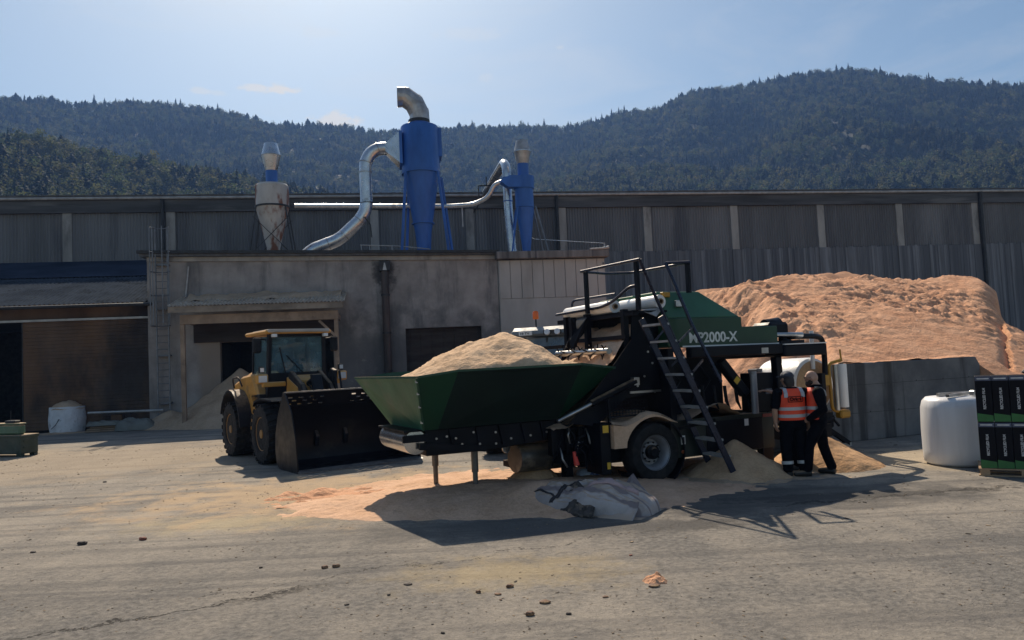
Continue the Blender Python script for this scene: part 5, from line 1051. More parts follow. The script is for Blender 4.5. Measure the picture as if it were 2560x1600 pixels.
RS = [wt(x, y, TR_) for x, y in SIL]; rs_x = [p.x for p in RS]; rs_z = [p.z for p in RS]
CLY = [0, 1, 2, 3, 4, 5, 6, 7, 8]; CLX = [wt(2496 - 2 * k_ + 10 * (k_ < 4), 760, k_).x + .15 for k_ in CLY]; cl = [wt(2492, 740, 6.0).x, wt(2516, 830, 5.0).x]
def clump(x, y):
    a = mnoise.ridged_multi_fractal(Vector((x * 1.5 + y * 1.3, y * 2.4 - x * .9, 3.3)), .75, 2.1, 5, 1.0, 2.0)
    k = max(.2, min(1, .7 + 1.5 * fbm((x, y, 0), .28, 2, 12)))
    return .06 * fbm((x, y, 0), .45, 3, 3) + k * (.065 * (a - 1.1) + .055 * fbm((x + y * .5, y * 1.4, 0), 3.2, 4, 8)) + .02 * fbm((x, y, 0), 8, 3, 2)
def big_h(x, y):
    zr = float(np.interp(x, rs_x, rs_z)); q = (y - .3) / (TR_ - .3)
    z0 = 1.62
    if q <= 1: z = z0 + (zr - z0) * (max(q, 0) ** .92) if q > 0 else z0
    else: z = zr - (y - TR_) * .16 - max(0, y - TR_ - 3) * .7
    # steep cut face and fallen skirt at the right end
    yy = min(y, 8.0); xe = float(np.interp(yy, CLY, CLX)) + .14 * fbm((x * .2, y, 0), 1.2, 4, 6) - max(0, y - 7) * .25; d = x - xe
    if d > -.9: z -= .45 * (min(d, 0) + .9) ** 2
    if d > 0:
        z -= d * 7.0; z = max(z, min(2.75 - .42 * d - .07 * abs(y - 5) ** 1.2, 1.6 + (y - .3) * .5) + .06 * fbm((x, y, 0), 1.5, 4))
    if x > send: z = min(z, 1.70 + (y - .3) * .62 - (x - send) * .12)
    elif y < .32: return -.6
    xl = rs_x[0] + 1.2 + .5 * fbm((0, y, 0), .6, 3, 9) - (y - 7) * .1
    if x < xl + 4: z = min(z, z0 + .9 * (x - xl) + .3 + (0 if y < 3 else 0)) if x < xl + 3.2 else z
    k = clump(x, y); fade = min(1, max(.25, q * 2.5)) if q > 0 else .3
    smooth = 1 - .75 * math.exp(-((x - (cl[0] - 2.0 + (6 - y) * .55)) / 1.5) ** 2 - ((y - 2.6) / 2.2) ** 2)
    return z + k * fade * 1.5 * smooth
heap('sawdust_pile', WF, rs_x[0] - 1.5, cl[0] + 5.5, -3.0, 12.5, big_h, M_SAW, .07, 'huge peach sawdust pile with a steep cut face behind the retaining wall', z=0, base=(3, 5, 0))
bk0 = wt(1800, 720, 12).x
heap('sawdust_pile', WF, bk0 - 6, bk0 + 8, 5.0, 20, lambda x, y: min(wt(1800, 722, 12).z + .12 * (x - bk0), 2.2 + .8 * (x - bk0 + 3.6), 1.0 + .55 * (y - 5.0)) - .03 * abs(y - 12) ** 1.6 + .18 * fbm((x, y, 0), .5, 4, 2), sawdust('sawdust_weathered', (.42, .235, .145), (.30, .155, .09), .4), .2, 'darker weathered sawdust pile rising behind the peach pile beside the green hood', z=0, base=(-6, 12, 0))
p_ = wt(2560, 875, 7.5)
heap('sawdust_pile', WF, p_.x - 3.5, p_.x + 6, 5.0, 12, lambda x, y: cone_h(x, y, p_.x + .7, 8.0, p_.z + .1, 4.2, 4.2, 1.2, .12, 3), M_SAW, .12, 'small bright sawdust pile at the right edge beyond the cut face')

# ================================================================ smaller sawdust heaps
heap('sawdust_pile', BF, -3.2, 5.2, -1.9, 1.95, lambda x, y: max(cone_h(x, y, 1.9, 1.9, 2.35, 3.1, 2.9, 1.0, .10, 1), cone_h(x, y, -.9, 1.6, .75, 1.5, 1.2, 1.1, .06, 2)), M_SAWG, .10, 'tall sawdust pile sloping out of the loading bay under the timber porch')
a_ = mt(1842, 1100, -.25)
heap('sawdust_pile', MF, a_.x - 1.5, a_.x + 1.6, -1.5, 1.1, lambda x, y: cone_h(x, y, a_.x, -.2, a_.z + .03, .95, 1.0, .95, .05, 5), sawdust('sawdust_fresh', (.60, .40, .245), (.48, .30, .175)), .05, 'smooth cone of sawdust at the foot of the machine stairs')  # fresh sawdust in its own tan tone
b_ = at(2072, 1085, 13.9)
heap('sawdust_pile', Matrix.Translation((b_.x, 13.9, 0)), -1.6, 1.7, -1.1, 1.4, lambda x, y: cone_h(x, y, -.15, 0, b_.z + .02, 1.05, 1.0, 1.0, .06, 7), sawdust('sawdust_orange', (.58, .36, .20), (.42, .24, .12), .7), .05, 'loose orange sawdust pile spilling out on the right of the two men')
c_ = gp(1338, 1212)
heap('sawdust_pile', Matrix.Translation((c_.x, c_.y, 0)), -.9, .9, -.7, .8, lambda x, y: cone_h(x, y, 0, 0, .50, .62, .6, .95, .05, 9), sawdust('sawdust_orange', (.58, .36, .20), (.42, .24, .12), .7), .04, 'small cone of sawdust under the lower trough of the machine')
M_SAWS = sawdust('sawdust_on_tarmac', (.66, .425, .285), (.52, .315, .195), .8)
d_ = gp(1265, 1262)
def spread(x, y):
    e = math.hypot((x - .2) / (3.4 if x > 0 else 3.6), (y - .35) / (1.35 if y < .35 else 3.4))
    return .20 * (1 - e ** 1.5) + .05 * fbm((x, y, 0), 1.1, 5, 4) + .018 * fbm((x, y, 0), 6, 3, 1) + .16 * math.exp(-((x - .9) / .8) ** 2 - ((y + .15) / .5) ** 2)
heap('sawdust', Matrix.Translation((d_.x, d_.y, 0)), -4.2, 5.0, -2.0, 4.4, spread, M_SAWS, .055, 'low spread of sawdust on the tarmac under the hopper and around the sack', kind='stuff')
f_ = gp(900, 1238)
heap('sawdust', Matrix.Translation((f_.x, f_.y, 0)), -1.6, 2.0, -.9, 1.0, lambda x, y: .035 - .05 * math.hypot(x / 1.5, y / .7) + .10 * max(0, fbm((x * .8, y * 1.6, 0), 2.4, 5, 14)), M_SAW, .04, 'rough scrapings of peach sawdust left of the support legs', kind='stuff')
g_ = gp(1870, 1205)
heap('sawdust', Matrix.Translation((g_.x, g_.y, 0)), -2.2, 3.0, -.9, 1.4, lambda x, y: .05 - .09 * math.hypot(x / 2.4, (y - .3) / 1.0) + .05 * fbm((x, y, 0), 1.6, 5, 3), M_SAWG, .05, 'thin film of sawdust round the stairs and the men', kind='stuff')
# ================================================================ yard clutter
def crumple(name, F, ln, wd, h, m_, seed, label, cat, res=60, amp=.16, parts=None, base=(0, 0, 0)):
    def fn(u, v):
        a = (u - .5) * 2; c = (v - .5) * 2; e = max(abs(a) ** 2.6 + abs(c) ** 2.6, 1e-4); x, y = a * ln / 2, c * wd / 2
        edge = max(0, 1 - e) ** .40
        w_ = mnoise.ridged_multi_fractal(Vector((x * 1.2 + seed + y * .8, y * 3.0, seed * .3)), .8, 2.1, 4, 1.0, 2.0) - 1.0
        z = h * edge * (1 + .35 * hz((x * 1.5, y * 1.5, seed), 1)) + amp * w_ * min(1, edge * 1.4) * .5
        return (x + .05 * hz((x * 3, y * 3, seed + 4), 1), y + .05 * hz((x * 3, y * 3, seed + 9), 1), max(z, 0) + .006)
    b = MB().grid(res, res, fn); return b, fn
# collapsed big bag in front of the wheel
a_, b_ = gp(1350, 1268), gp(1615, 1290); mid = (a_ + b_) / 2 + Vector((.05, .22, 0)); yaw = math.atan2(b_.y - a_.y, b_.x - a_.x)
SF = frame((mid.x, mid.y, 0.0), yaw)
sk = thing('collapsed_sack', 'crumpled pale woven sack half full of sawdust lying in the spill before the wheel', 'sack', SF)
t = NT('woven_sack'); vv = t.map((1, 1, 1)); c = t.mix(t.ramp(t.noise(2.2, 5, .6), .35, .65), (.30, .265, .255), (.48, .435, .42)); o = t.sep()
c = t.mix(t.math('MULTIPLY', t.up(.6, .95), .8), c, (.40, .29, .20)); c = t.mix(t.ramp(t.noise(5, 5, .7), .6, .7, 0, .5), c, (.24, .20, .17))
yy = t.math('ADD', o['Y'], t.ramp(t.noise(1.6, 3, .5), .2, .8, -.06, .06))
for yc, wd_, col_ in ((-.27, .05, (.18, .145, .15)), (-.12, .018, (.20, .16, .165)), (.12, .035, (.20, .16, .165)), (.33, .04, (.19, .15, .155))):
    c = t.mix(t.math('MULTIPLY', t.ramp(t.math('ABSOLUTE', t.math('SUBTRACT', yy, yc)), wd_, wd_ * .55), .85), c, col_)
M_SACK = t.out(c, .75, 0, t.bump(t.noise(7, 5, .7), .6, .03))
bb, sfn = crumple('x', SF, 1.95, .98, .33, M_SACK, 3.1, '', '', 120, .16)
bb.build('bag_cloth', M_SACK, sk, smooth=180)
def over(u0, v0, u1, v1, wd, m_, nm, n=24, lift=.012):
    P_ = []
    for i in range(n + 1):
        q = i / n; u, v = u0 + (u1 - u0) * q, v0 + (v1 - v0) * q; du, dv = (u1 - u0), (v1 - v0); L_ = math.hypot(du, dv); nu, nv = -dv / L_ * wd, du / L_ * wd
        for s_ in (-1, 0, 1):
            p = Vector(sfn(u + s_ * nu, v + s_ * nv)); p.z += lift; P_.append(p)
    b = MB(); b.v = P_
    for i in range(n):
        for j in (0, 1): k = i * 3 + j; b.f.append((k, k + 3, k + 4, k + 1))
    o = b.build(nm, m_, sk, smooth=80); sd_ = o.modifiers.new('thick', 'SOLIDIFY'); sd_.thickness = .008; return o
M_STRAP = mat('black_webbing', (.03, .026, .028), .8, 0, .3, 6)
over(.28, .02, .40, .62, .018, M_STRAP, 'strap'); over(.02, .30, .32, .10, .012, M_STRAP, 'strap'); over(.50, .40, .88, .46, .055, mat('faded_red_print', (.42, .30, .29), .8, 0, .15, 9), 'printed_panel')
fl = MB().grid(14, 10, lambda u, v: (-.22 + .56 * u - .12 * v, -.56 + .42 * v - .08 * u, .02 + .36 * v * (1 - .5 * abs(u - .4)) + .05 * hz((u * 4, v * 4, 1), 1))).build('bag_flap', mat('black_mesh_flap', (.05, .042, .038), .85, 0, .5, 9, (.16, .12, .09), (.5, .62), 8), sk, smooth=60); fl.modifiers.new('thick', 'SOLIDIFY').thickness = .01
fl = MB().grid(16, 12, lambda u, v: (.25 + .62 * u, -.62 + .4 * v * (1 - .2 * u), -.02 + .22 * v * v + .05 * hz((u * 5, v * 3, 7), 1) * v)).build('bag_flap', M_SACK, sk, smooth=60); fl.modifiers.new('thick', 'SOLIDIFY').thickness = .008
fl = MB().grid(14, 12, lambda u, v: (.30 + .40 * u, .25 + .12 * v, .20 + .27 * v * max(0, 1 - abs(u - .45) * 2.0) + .04 * hz((u * 5, v * 5, 2), 1))).build('bag_corner', M_SACK, sk, smooth=60); fl.modifiers.new('thick', 'SOLIDIFY').thickness = .008
q = gp(1470, 1200); F2 = frame((q.x, q.y, .04), .2)
b, _f = crumple('x', F2, .50, .28, .13, None, 8.2, '', '', 30, .10); b.build('plastic_bag', mat('blue_white_plastic', (.48, .52, .60), .35, 0, .1, 3, (.05, .08, .25), (.56, .62), 5), None, smooth=60, F=F2, label='small crumpled blue and white plastic bag beside the valve box', cat='bag')

# white bale with brackets
BC = gp(2345, 1168) + Vector((.56, .30, 0)); BWF = frame((BC.x, BC.y, 0), R(8))
M_BALE = mat('white_stretch_film', (.74, .74, .75), .38, 0, .05, 1.5, (.64, .64, .65), (.5, .7), 1.2, (3, 3, .3), .35, 7, .012)
wb = MB().lathe([(.0, 0), (.50, .0), (.555, .05), (.565, .25), (.57, .6), (.558, .98), (.53, 1.10), (.47, 1.165), (.0, 1.18)], (0, 0, .005), n=56).build('white_bale', M_BALE, None, smooth=70, F=BWF, label='white film wrapped round bale standing left of the black boxes', cat='bale')
br = thing('steel_bracket', 'pair of bare steel channel brackets lying on top of the white bale', 'bracket', BWF, (0, 0, 1.19))
MB().beam((-.38, -.30, 1.21), (.12, -.12, 1.22), .06, .05).build('channel', M_STEEL, br); MB().beam((-.30, .05, 1.21), (.45, .0, 1.22), .07, .06).build('channel', M_STEEL, br); MB().box((.08, -.36, 1.19), (.40, -.24, 1.28)).build('end_plate', M_STEEL, br, bevel=.01)

# pallet of film boxes
PC = gp(2452, 1190); PF = frame((PC.x, PC.y, 0), R(-31))
M_PAL = mat('pallet_wood', (.40, .27, .16), .8, 0, .25, 2, bump=.2)
pal = thing('wooden_pallet', 'wooden pallet carrying the stacked black boxes at the right edge', 'pallet', PF, (.5, .4, 0))
for k in range(3): MB().box((-.02, .0 + k * .36, .001), (1.22, .10 + k * .36, .02)).build('bottom_board', M_PAL, pal)
for k in range(3):
    for j in range(3): MB().box((-.0 + j * .54, .0 + k * .36, .021), (.13 + j * .54, .10 + k * .36, .10)).build('block', M_PAL, pal)
for k in range(6): MB().box((-.02, -.005 + k * .155, .101), (1.22, .10 + k * .155, .122)).build('deck_board', M_PAL, pal)
M_BOX = mat('matt_black_carton', (.008, .008, .011), .6, 0, .15, 2, spec=.12); M_BGRN = mat('green_carton_print', (.03, .16, .04), .5); M_BBLU = mat('slate_carton_print', (.07, .085, .14), .5); M_BWHT = mat('white_carton_print', (.62, .62, .62), .5)
WB, HB = .222, .715
def film_box(i, row, lay, label):
    x, y, z = .015 + i * (WB + .004) + (.06 if lay == 0 else 0) * 0, .01 + row * (WB + .006), .124 + lay * (HB + .012)
    t_ = thing('film_box', label, 'box', PF, (x, y, z), 'black film boxes on the pallet')
    c = MB().box((x, y, z), (x + WB, y + WB, z + HB)).build('carton', M_BOX, t_, bevel=.006)
    if row == 0:
        MB().prism([(x + .003, y - .003, z + .004), (x + WB - .003, y - .003, z + .004), (x + WB - .003, y - .003, z + .10), (x + .003, y - .003, z + .135)], (0, .002, 0)).build('green_wedge', M_BGRN, c)
        MB().box((x + .003, y - .003, z + HB - .07), (x + WB - .003, y - .001, z + HB - .004)).build('top_band', M_BBLU, c); MB().box((x + .03, y - .005, z + HB - .045), (x + WB - .03, y - .0035, z + HB - .028)).build('band_print', M_BWHT, c)
        lettering('film_lettering', 'RECYCLED FILM', .05, M_BWHT, c, (x + WB * .58, y - .004, z + .20), (0, 0, 1), (-1, 0, 0), .0012, 1, .33)
nth = ['first', 'second', 'third', 'fourth']; LB = {1: 'upper', 0: 'lower'}
for lay in (0, 1):
    for i in range(4):
        lab = {0: 'black film box at the left end of the %s layer, next to the white bale', 1: 'black film box standing second from the left in the %s layer on the pallet', 2: 'black film box standing third from the left in the %s layer on the pallet', 3: 'black film box cut by the right picture edge in the %s layer'}[i] % LB[lay]
        film_box(i, 0, lay, lab)
for i in range(4): film_box(i, 1, 1, 'plain black film box in the second row behind the front boxes of the stack')
tg = thing('black_strap_tool', 'black hand tool lying on top of the upper film boxes at the right edge', 'tool', PF, (.75, .12, 1.6))
MB().cbox((.78, .13, 1.615), (.22, .09, .05)).build('body', M_DARK, tg, bevel=.015); MB().tube([(.66, .12, 1.60), (.72, .12, 1.68), (.82, .14, 1.70), (.92, .16, 1.62)], .02, 8).build('handle', M_DARK, tg, smooth=60); MB().cbox((.9, .2, 1.63), (.10, .14, .08)).build('reel', M_DARK, tg, bevel=.02)

# green crate and tub at the left edge
c0, c1_ = gp(52, 1143), gp(86, 1138); yaw = math.atan2(c1_.y - c0.y, c1_.x - c0.x)
CF = frame((c0.x, c0.y, 0), yaw + R(-90) + R(90))
M_CRT = mat('dark_green_plastic', (.035, .055, .042), .6, 0, .3, 2, (.09, .085, .07), (.52, .7), 2, dust=.85); M_TUB = mat('faded_green_plastic', (.07, .15, .10), .55, 0, .2, 2, (.10, .16, .11), (.5, .7), 2, dust=.95)
cr = thing('green_crate', 'dark green plastic crate standing at the left edge with a tub on it', 'crate', CF, (0, .8, 0))
CL = (c1_ - c0).length + .15
MB().box((0, .012, .08), (CL, 2.4, .62)).build('box', M_CRT, cr, bevel=.02); MB().box((-.02, -.01, .56), (CL + .02, 2.42, .64)).build('rim', M_CRT, cr, bevel=.015)
for x in (.02, CL - .14): MB().box((x, .02, 0), (x + .12, .2, .08)).build('foot', M_CRT, cr)
MB().box((.10, -.004, .25), (CL - .10, .011, .30)).build('rib', M_CRT, cr); MB().box((.10, -.004, .42), (CL - .10, .011, .47)).build('rib', M_CRT, cr)
MB().box((-.012, .10, .12), (-.001, 2.3, .18)).build('rib', M_CRT, cr)
tb = thing('green_tub', 'faded green tub with dusty lid sitting on the dark green crate', 'tub', CF, (.3, 1.1, .64))
MB().prism([(.04, .10, .645), (CL * .5, .14, .645), (CL * .66, .5, .645), (CL * .66, 1.8, .645), (CL * .5, 2.2, .645), (.04, 2.25, .645)], (0, 0, .30)).build('body', M_TUB, tb, bevel=.05); MB().prism([(.03, .08, .946), (CL * .5, .12, .946), (CL * .68, .5, .946), (CL * .68, 1.82, .946), (CL * .5, 2.22, .946), (.03, 2.27, .946)], (0, 0, .035)).build('lid', M_TUB, tb, bevel=.012); MB().box((.10, .35, .982), (.30, .75, 1.06)).build('latch', M_DARK, tb, bevel=.02); MB().tube([(.18, .6, 1.05), (.19, .6, 1.35)], .008, 5).build('rod', M_DARK, tb)

# white bulk bag by the shed door
bb_ = gp(151, 1084); GF = frame((bb_.x, bb_.y + .5, 0), 0)
bg_ = thing('bulk_bag', 'white bulk bag brimming with sawdust in front of the brown shed door', 'bag', GF)
def bagp(u, v):
    a = u * 2 * math.pi; q = 1.0 / max(abs(math.cos(a)) ** 4 + abs(math.sin(a)) ** 4, .01) ** .25; r_ = .64 * (.95 + .07 * math.sin(v * 3.0)) * (q * .35 + .65) + .02 * hz((math.cos(a) * 3, math.sin(a) * 3, v * 5), 1); return (r_ * math.cos(a), r_ * math.sin(a), .0 + 1.08 * v + .02 * hz((math.cos(a) * 2, math.sin(a) * 2, 3), 1) * v)
MB().grid(49, 16, bagp).build('bag_cloth', mat('white_bag_cloth', (.66, .67, .70), .7, 0, .1, 3, (.36, .36, .38), (.55, .72), 3, bump=.6, bscale=6, bdist=.03), bg_, smooth=60)
MB().tube([(.05, -.66, .6), (-.1, -.68, .35), (-.3, -.64, .2)], .012, 5).build('loop', M_DARK, bg_)
MB().grid(40, 16, lambda u, v: (.66 * v * math.cos(u * 6.2832), .66 * v * math.sin(u * 6.2832), .98 + .34 * (1 - v ** 2.4) + .04 * fbm((math.cos(u * 6.2832) * v, math.sin(u * 6.2832) * v, 0), 2.5, 4))).build('sawdust_pile', M_SAWG, None, smooth=60, F=GF, base=(0, 0, 1.0), label='heap of sawdust bulging out of the white bulk bag', cat='sawdust pile')
heap('sawdust_pile', GF, -1.6, 1.6, -1.2, .9, lambda x, y: .10 - .11 * math.hypot(x / 1.2, (y + .3) / .8) + .04 * fbm((x, y, 0), 2, 4), M_SAWG, .07, 'thin skirt of sawdust on the ground round the white bulk bag')
rl_ = thing('pipe_barrier', 'long pale pipe laid on a wooden stump along the brown shed door', 'barrier', BF, (-3.2, 1.7, 0))
MB().tube([(-4.2, 1.75, .78), (-1.2, 1.6, .74)], .05, 8).build('pipe', M_GUT, rl_, smooth=40); MB().box((-3.25, 1.55, .01), (-2.82, 1.95, .66)).build('stump', M_WOODR, rl_, bevel=.02); MB().box((-3.55, 1.5, .662), (-2.5, 2.0, .715)).build('top_board', M_BROWN, rl_)
bd = thing('board_stack', 'loose grey boards stacked on the ground under the pipe beside the shed', 'boards', BF, (-3.5, 1.3, 0))
for k in range(4): MB().box((-4.1 + .1 * k, 1.0 + .05 * k, .02 + .075 * k), (-1.5 - .15 * k, 1.5 + .03 * k, .08 + .075 * k)).build('board', M_TIMB, bd)
TPF = frame(BF @ Vector((-2.05, .95, .02)), R(5))
b, _f = crumple('x', TPF, 1.7, .8, .42, None, 5.5, '', '', 50, .22); b.build('tarpaulin', mat('grey_green_tarpaulin', (.15, .155, .14), .55, 0, .2, 2, bump=.3, bscale=8), None, smooth=60, F=TPF, label='crumpled grey green tarpaulin thrown over the end of the board stack', cat='tarpaulin')
b2 = frame(BF @ Vector((-3.35, 1.15, .26)), R(8)); b, _f = crumple('x', b2, 1.4, .55, .12, None, 2.5, '', '', 40, .2); b.build('tarpaulin', mat('grey_green_tarpaulin', (.15, .155, .14), .55, 0, .2, 2, bump=.3, bscale=8), None, smooth=60, F=b2, label='smaller flat grey tarpaulin lying on the left part of the board stack', cat='tarpaulin')

# ---------------------------------------------------------------- crumbs of wood lying on the tarmac
M_CHK = mat('bark_brown_wood', (.16, .085, .05), .85, 0, .35, 9, (.36, .23, .13), (.5, .6), 8, bump=.5, bscale=40); M_CHD = mat('dark_damp_wood', (.045, .035, .03), .85, 0, .3, 9); M_CHR = mat('reddish_wood', (.20, .07, .045), .8, 0, .3, 9)
def chunk(px, py, w_, h_, m_, label, seed, cat='wood chunk'):
    p = gp(px, py + h_ * .4); k = p.y / FPX; r = random.Random(seed); sx, sz = w_ * k / 2, h_ * k / 1.7; sy = sx * r.uniform(.6, .9); b = MB()
    b.lathe([(.0, 0), (.80, .02), (1.0, .25), (.98, .70), (.72, .98), (0, 1.0)], n=9)
    for i, v in enumerate(b.v):
        n_ = 1 + .28 * hz((v.x * 1.7 + seed, v.y * 1.7, v.z * 1.7), 1); b.v[i] = Vector((v.x * sx * n_, v.y * sy * n_, v.z * sz * (1 + .2 * hz((v.x * 2, v.y * 2, seed), 1))))
    return b.build('wood_chunk', m_, None, smooth=35, F=Matrix.Translation(p) @ Matrix.Rotation(r.uniform(-.6, .6), 4, 'Z'), label=label, cat=cat, group='pieces of wood scattered on the tarmac')
CH = [(1275, 1463, 21, 13, M_CHK, 'square pale topped wood block farthest back in the foreground scatter'),
      (1196, 1478, 14, 11, M_CHK, 'small brown wood lump at the left of the foreground scatter'),
      (1245, 1484, 18, 7, M_CHK, 'flat wood splinter between the brown lump and the pale block'),
      (1362, 1503, 27, 11, M_CHK, 'long flat brown wood chunk at the right of the scatter'),
      (1325, 1532, 24, 16, M_CHK, 'thick round wood chunk nearest the camera in the scatter'),
      (1422, 1533, 15, 8, M_CHD, 'small dark chip right of the thick round chunk'),
      (1513, 1491, 16, 6, M_CHK, 'thin pale chip lying alone between the scatter and the dust clump'),
      (1020, 1459, 22, 6, M_CHD, 'dark flat crumb lying alone left of the foreground scatter'),
      (972, 1486, 9, 6, M_CHD, 'tiny dark crumb left of the dark flat crumb'),
      (1107, 1581, 11, 7, M_CHD, 'tiny dark crumb near the bottom edge below the scatter'),
      (358, 1345, 22, 12, M_CHR, 'reddish brown wood chunk on the left half of the yard'),
      (206, 1356, 24, 14, M_CHD, 'dark ragged clod left of the reddish chunk'),
      (83, 1379, 15, 6, M_CHD, 'small flat dark clod near the left picture edge'),
      (812, 1416, 18, 11, M_CHK, 'left one of two brown chunks side by side in pale dust'),
      (840, 1413, 20, 12, M_CHK, 'right one of two brown chunks side by side in pale dust'),
      (1636, 1462, 28, 10, M_CHK, 'brown wood piece in front of the peach dust clump'),
      (262, 1204, 10, 5, M_CHD, 'small dark chip on the yard below the tarpaulin shadow'),
      (1577, 1387, 9, 5, M_CHR, 'tiny reddish chip in the open tarmac below the wet patch'),
      (652, 1418, 9, 6, M_CHD, 'tiny dark chip left of the two brown chunks'),
      (1252, 1499, 8, 5, M_CHK, 'tiny brown crumb in the middle of the yellow dust patch')]
for i, a in enumerate(CH): chunk(*a, i * 3 + 1)
q = gp(1640, 1452)
heap('dust_clump', Matrix.Translation((q.x, q.y, 0)), -.16, .16, -.14, .16, lambda x, y: .075 * (1 - math.hypot(x / .12, y / .12) ** 1.2) + .03 * fbm((x, y, 0), 14, 4), M_SAW, .008, 'small raked clump of peach sawdust alone on the foreground tarmac', 'sawdust')
# loose chips scattered thickly over the yard
def litter():
    r = random.Random(21); b = MB()
    def chip(x, y, s_):
        a = r.uniform(0, 6.28); ca, sa = math.cos(a), math.sin(a); l_, w_, h_ = s_, s_ * r.uniform(.3, .7), s_ * r.uniform(.15, .45); z = .002
        P_ = [(x + ca * u * l_ - sa * v * w_, y + sa * u * l_ + ca * v * w_, z + (h_ if top else 0)) for top in (0, 1) for u, v in ((-1, -.8), (1, -1), (.8, 1), (-1, .7))]
        b.add(P_, [(0, 3, 2, 1), (4, 5, 6, 7), (0, 1, 5, 4), (1, 2, 6, 5), (2, 3, 7, 6), (3, 0, 4, 7)])
    for _ in range(10000):
        y = 4.5 + 19 * r.random() ** 1.3; x = r.uniform(-.75, .75) * y
        if fbm((x, y, 0), .5, 3, 3) + r.uniform(-.4, .4) < -.05: continue
        chip(x, y, r.choice((.003, .004, .006, .010)) * (1 if r.random() < .97 else 2.0) * (.6 + y / 14))
    return b
t = NT('mixed_chips'); wn = N(t.t, 'ShaderNodeNewGeometry'); c = t.mix(wn.outputs['Random Per Island'], (.04, .033, .027), (.34, .25, .16)); m_ = t.out(c, .9)
litter().build('wood_chip_litter', m_, None, kind='stuff', label='fine wood chips and grit strewn over the tarmac', cat='litter', fix=False)
# ================================================================ people
M_SKIN = mat('skin', (.46, .27, .19), .55, 0, .08, 9); M_TROU = mat('black_work_trousers', (.005, .0055, .008), .9, 0, .3, 6, spec=.06, bump=.4, bscale=9, bdist=.02); M_SHIRT = mat('black_jersey', (.005, .0055, .008), .9, 0, .25, 8, spec=.06, bump=.4, bscale=10, bdist=.02)
M_VEST = mat('orange_red_hi_vis', (.92, .085, .03), .6, 0, .08, 6, bump=.35, bscale=7, bdist=.015); M_REFL = mat('grey_reflective_tape', (.46, .47, .48), .35, .1, .1, 8); M_BOOT = mat('black_boots', (.016, .015, .015), .5, 0, .3, 6, dust=.5)
M_HAIR = mat('dark_hair', (.03, .022, .018), .6, 0, .3, 30); M_CAP = mat('blue_grey_cap', (.05, .06, .085), .85, 0, .2, 10)
M_BEARD = mat('dark_beard', (.035, .024, .018), .8, 0, .3, 30)
def loft(b, secs, n=18):
    """secs: (x, y, z, rx, ry) horizontal ellipses from the bottom up"""
    k = len(b.v)
    for x, y, z, rx, ry in secs:
        for j in range(n):
            a = 2 * math.pi * j / n; b.v.append(Vector((x + rx * math.cos(a), y + ry * math.sin(a), z)))
    for i in range(len(secs) - 1):
        for j in range(n):
            a = k + i * n + j; c = k + i * n + (j + 1) % n; b.f.append((a, c, c + n, a + n))
    b.f.append(tuple(k + j for j in reversed(range(n)))); b.f.append(tuple(k + (len(secs) - 1) * n + j for j in range(n)))
    return b
def ball(b, c, r_, n=12):
    rx, ry, rz_ = r_ if isinstance(r_, tuple) else (r_, r_, r_)
    return loft(b, [(c[0], c[1], c[2] - rz_ * math.cos(math.pi * i / n), max(.001, rx * math.sin(math.pi * i / n)), max(.001, ry * math.sin(math.pi * i / n))) for i in range(n + 1)], 16)
def fuse(o, vox, smooth=4, fac=.5):
    m = o.modifiers.new('fuse', 'REMESH'); m.mode = 'VOXEL'; m.voxel_size = vox; m.use_smooth_shade = True
    s_ = o.modifiers.new('soft', 'SMOOTH'); s_.iterations = smooth; s_.factor = fac; return o
def chain(b, pts, rs, n=12):
    b.tube(pts, rs, n)
    for p, r_ in zip(pts, rs): ball(b, p, r_, 8)
    return b
def hand(b, wr, d, palm, side, grip=.35):
    """palm and five bent fingers: wr wrist, d pointing direction, palm normal, side = thumb side"""
    d = Vector(d).normalized(); pn = Vector(palm).normalized(); sd_ = Vector(side).normalized(); wr = Vector(wr)
    for q in (-1, 0, 1): b.tube([wr + sd_ * (.018 * q), wr + d * .05 + sd_ * (.027 * q), wr + d * .09 + sd_ * (.028 * q)], [.019, .019, .015], 8)
    for k, (o_, L_) in enumerate(((.033, .070), (.011, .080), (-.011, .075), (-.032, .058))):
        a = wr + d * .085 + sd_ * o_; p = [a]; ang = 0
        for j in range(3):
            ang += grip * (.7 + .15 * k); p.append(p[-1] + (d * math.cos(ang) + pn * math.sin(ang)) * L_ * (.45, .32, .25)[j])
        b.tube(p, [.0095, .009, .0085, .0065], 8); ball(b, p[-1], .0068, 6)
    a = wr + d * .025 + sd_ * .028; p = [a, a + (d * .55 + sd_ * .8) * .035, a + (d * .9 + sd_ * .55 + pn * .25) * .062, a + (d + sd_ * .35 + pn * .45) * .085]
    b.tube(p, [.014, .012, .0105, .008], 8); ball(b, p[-1], .008, 6)
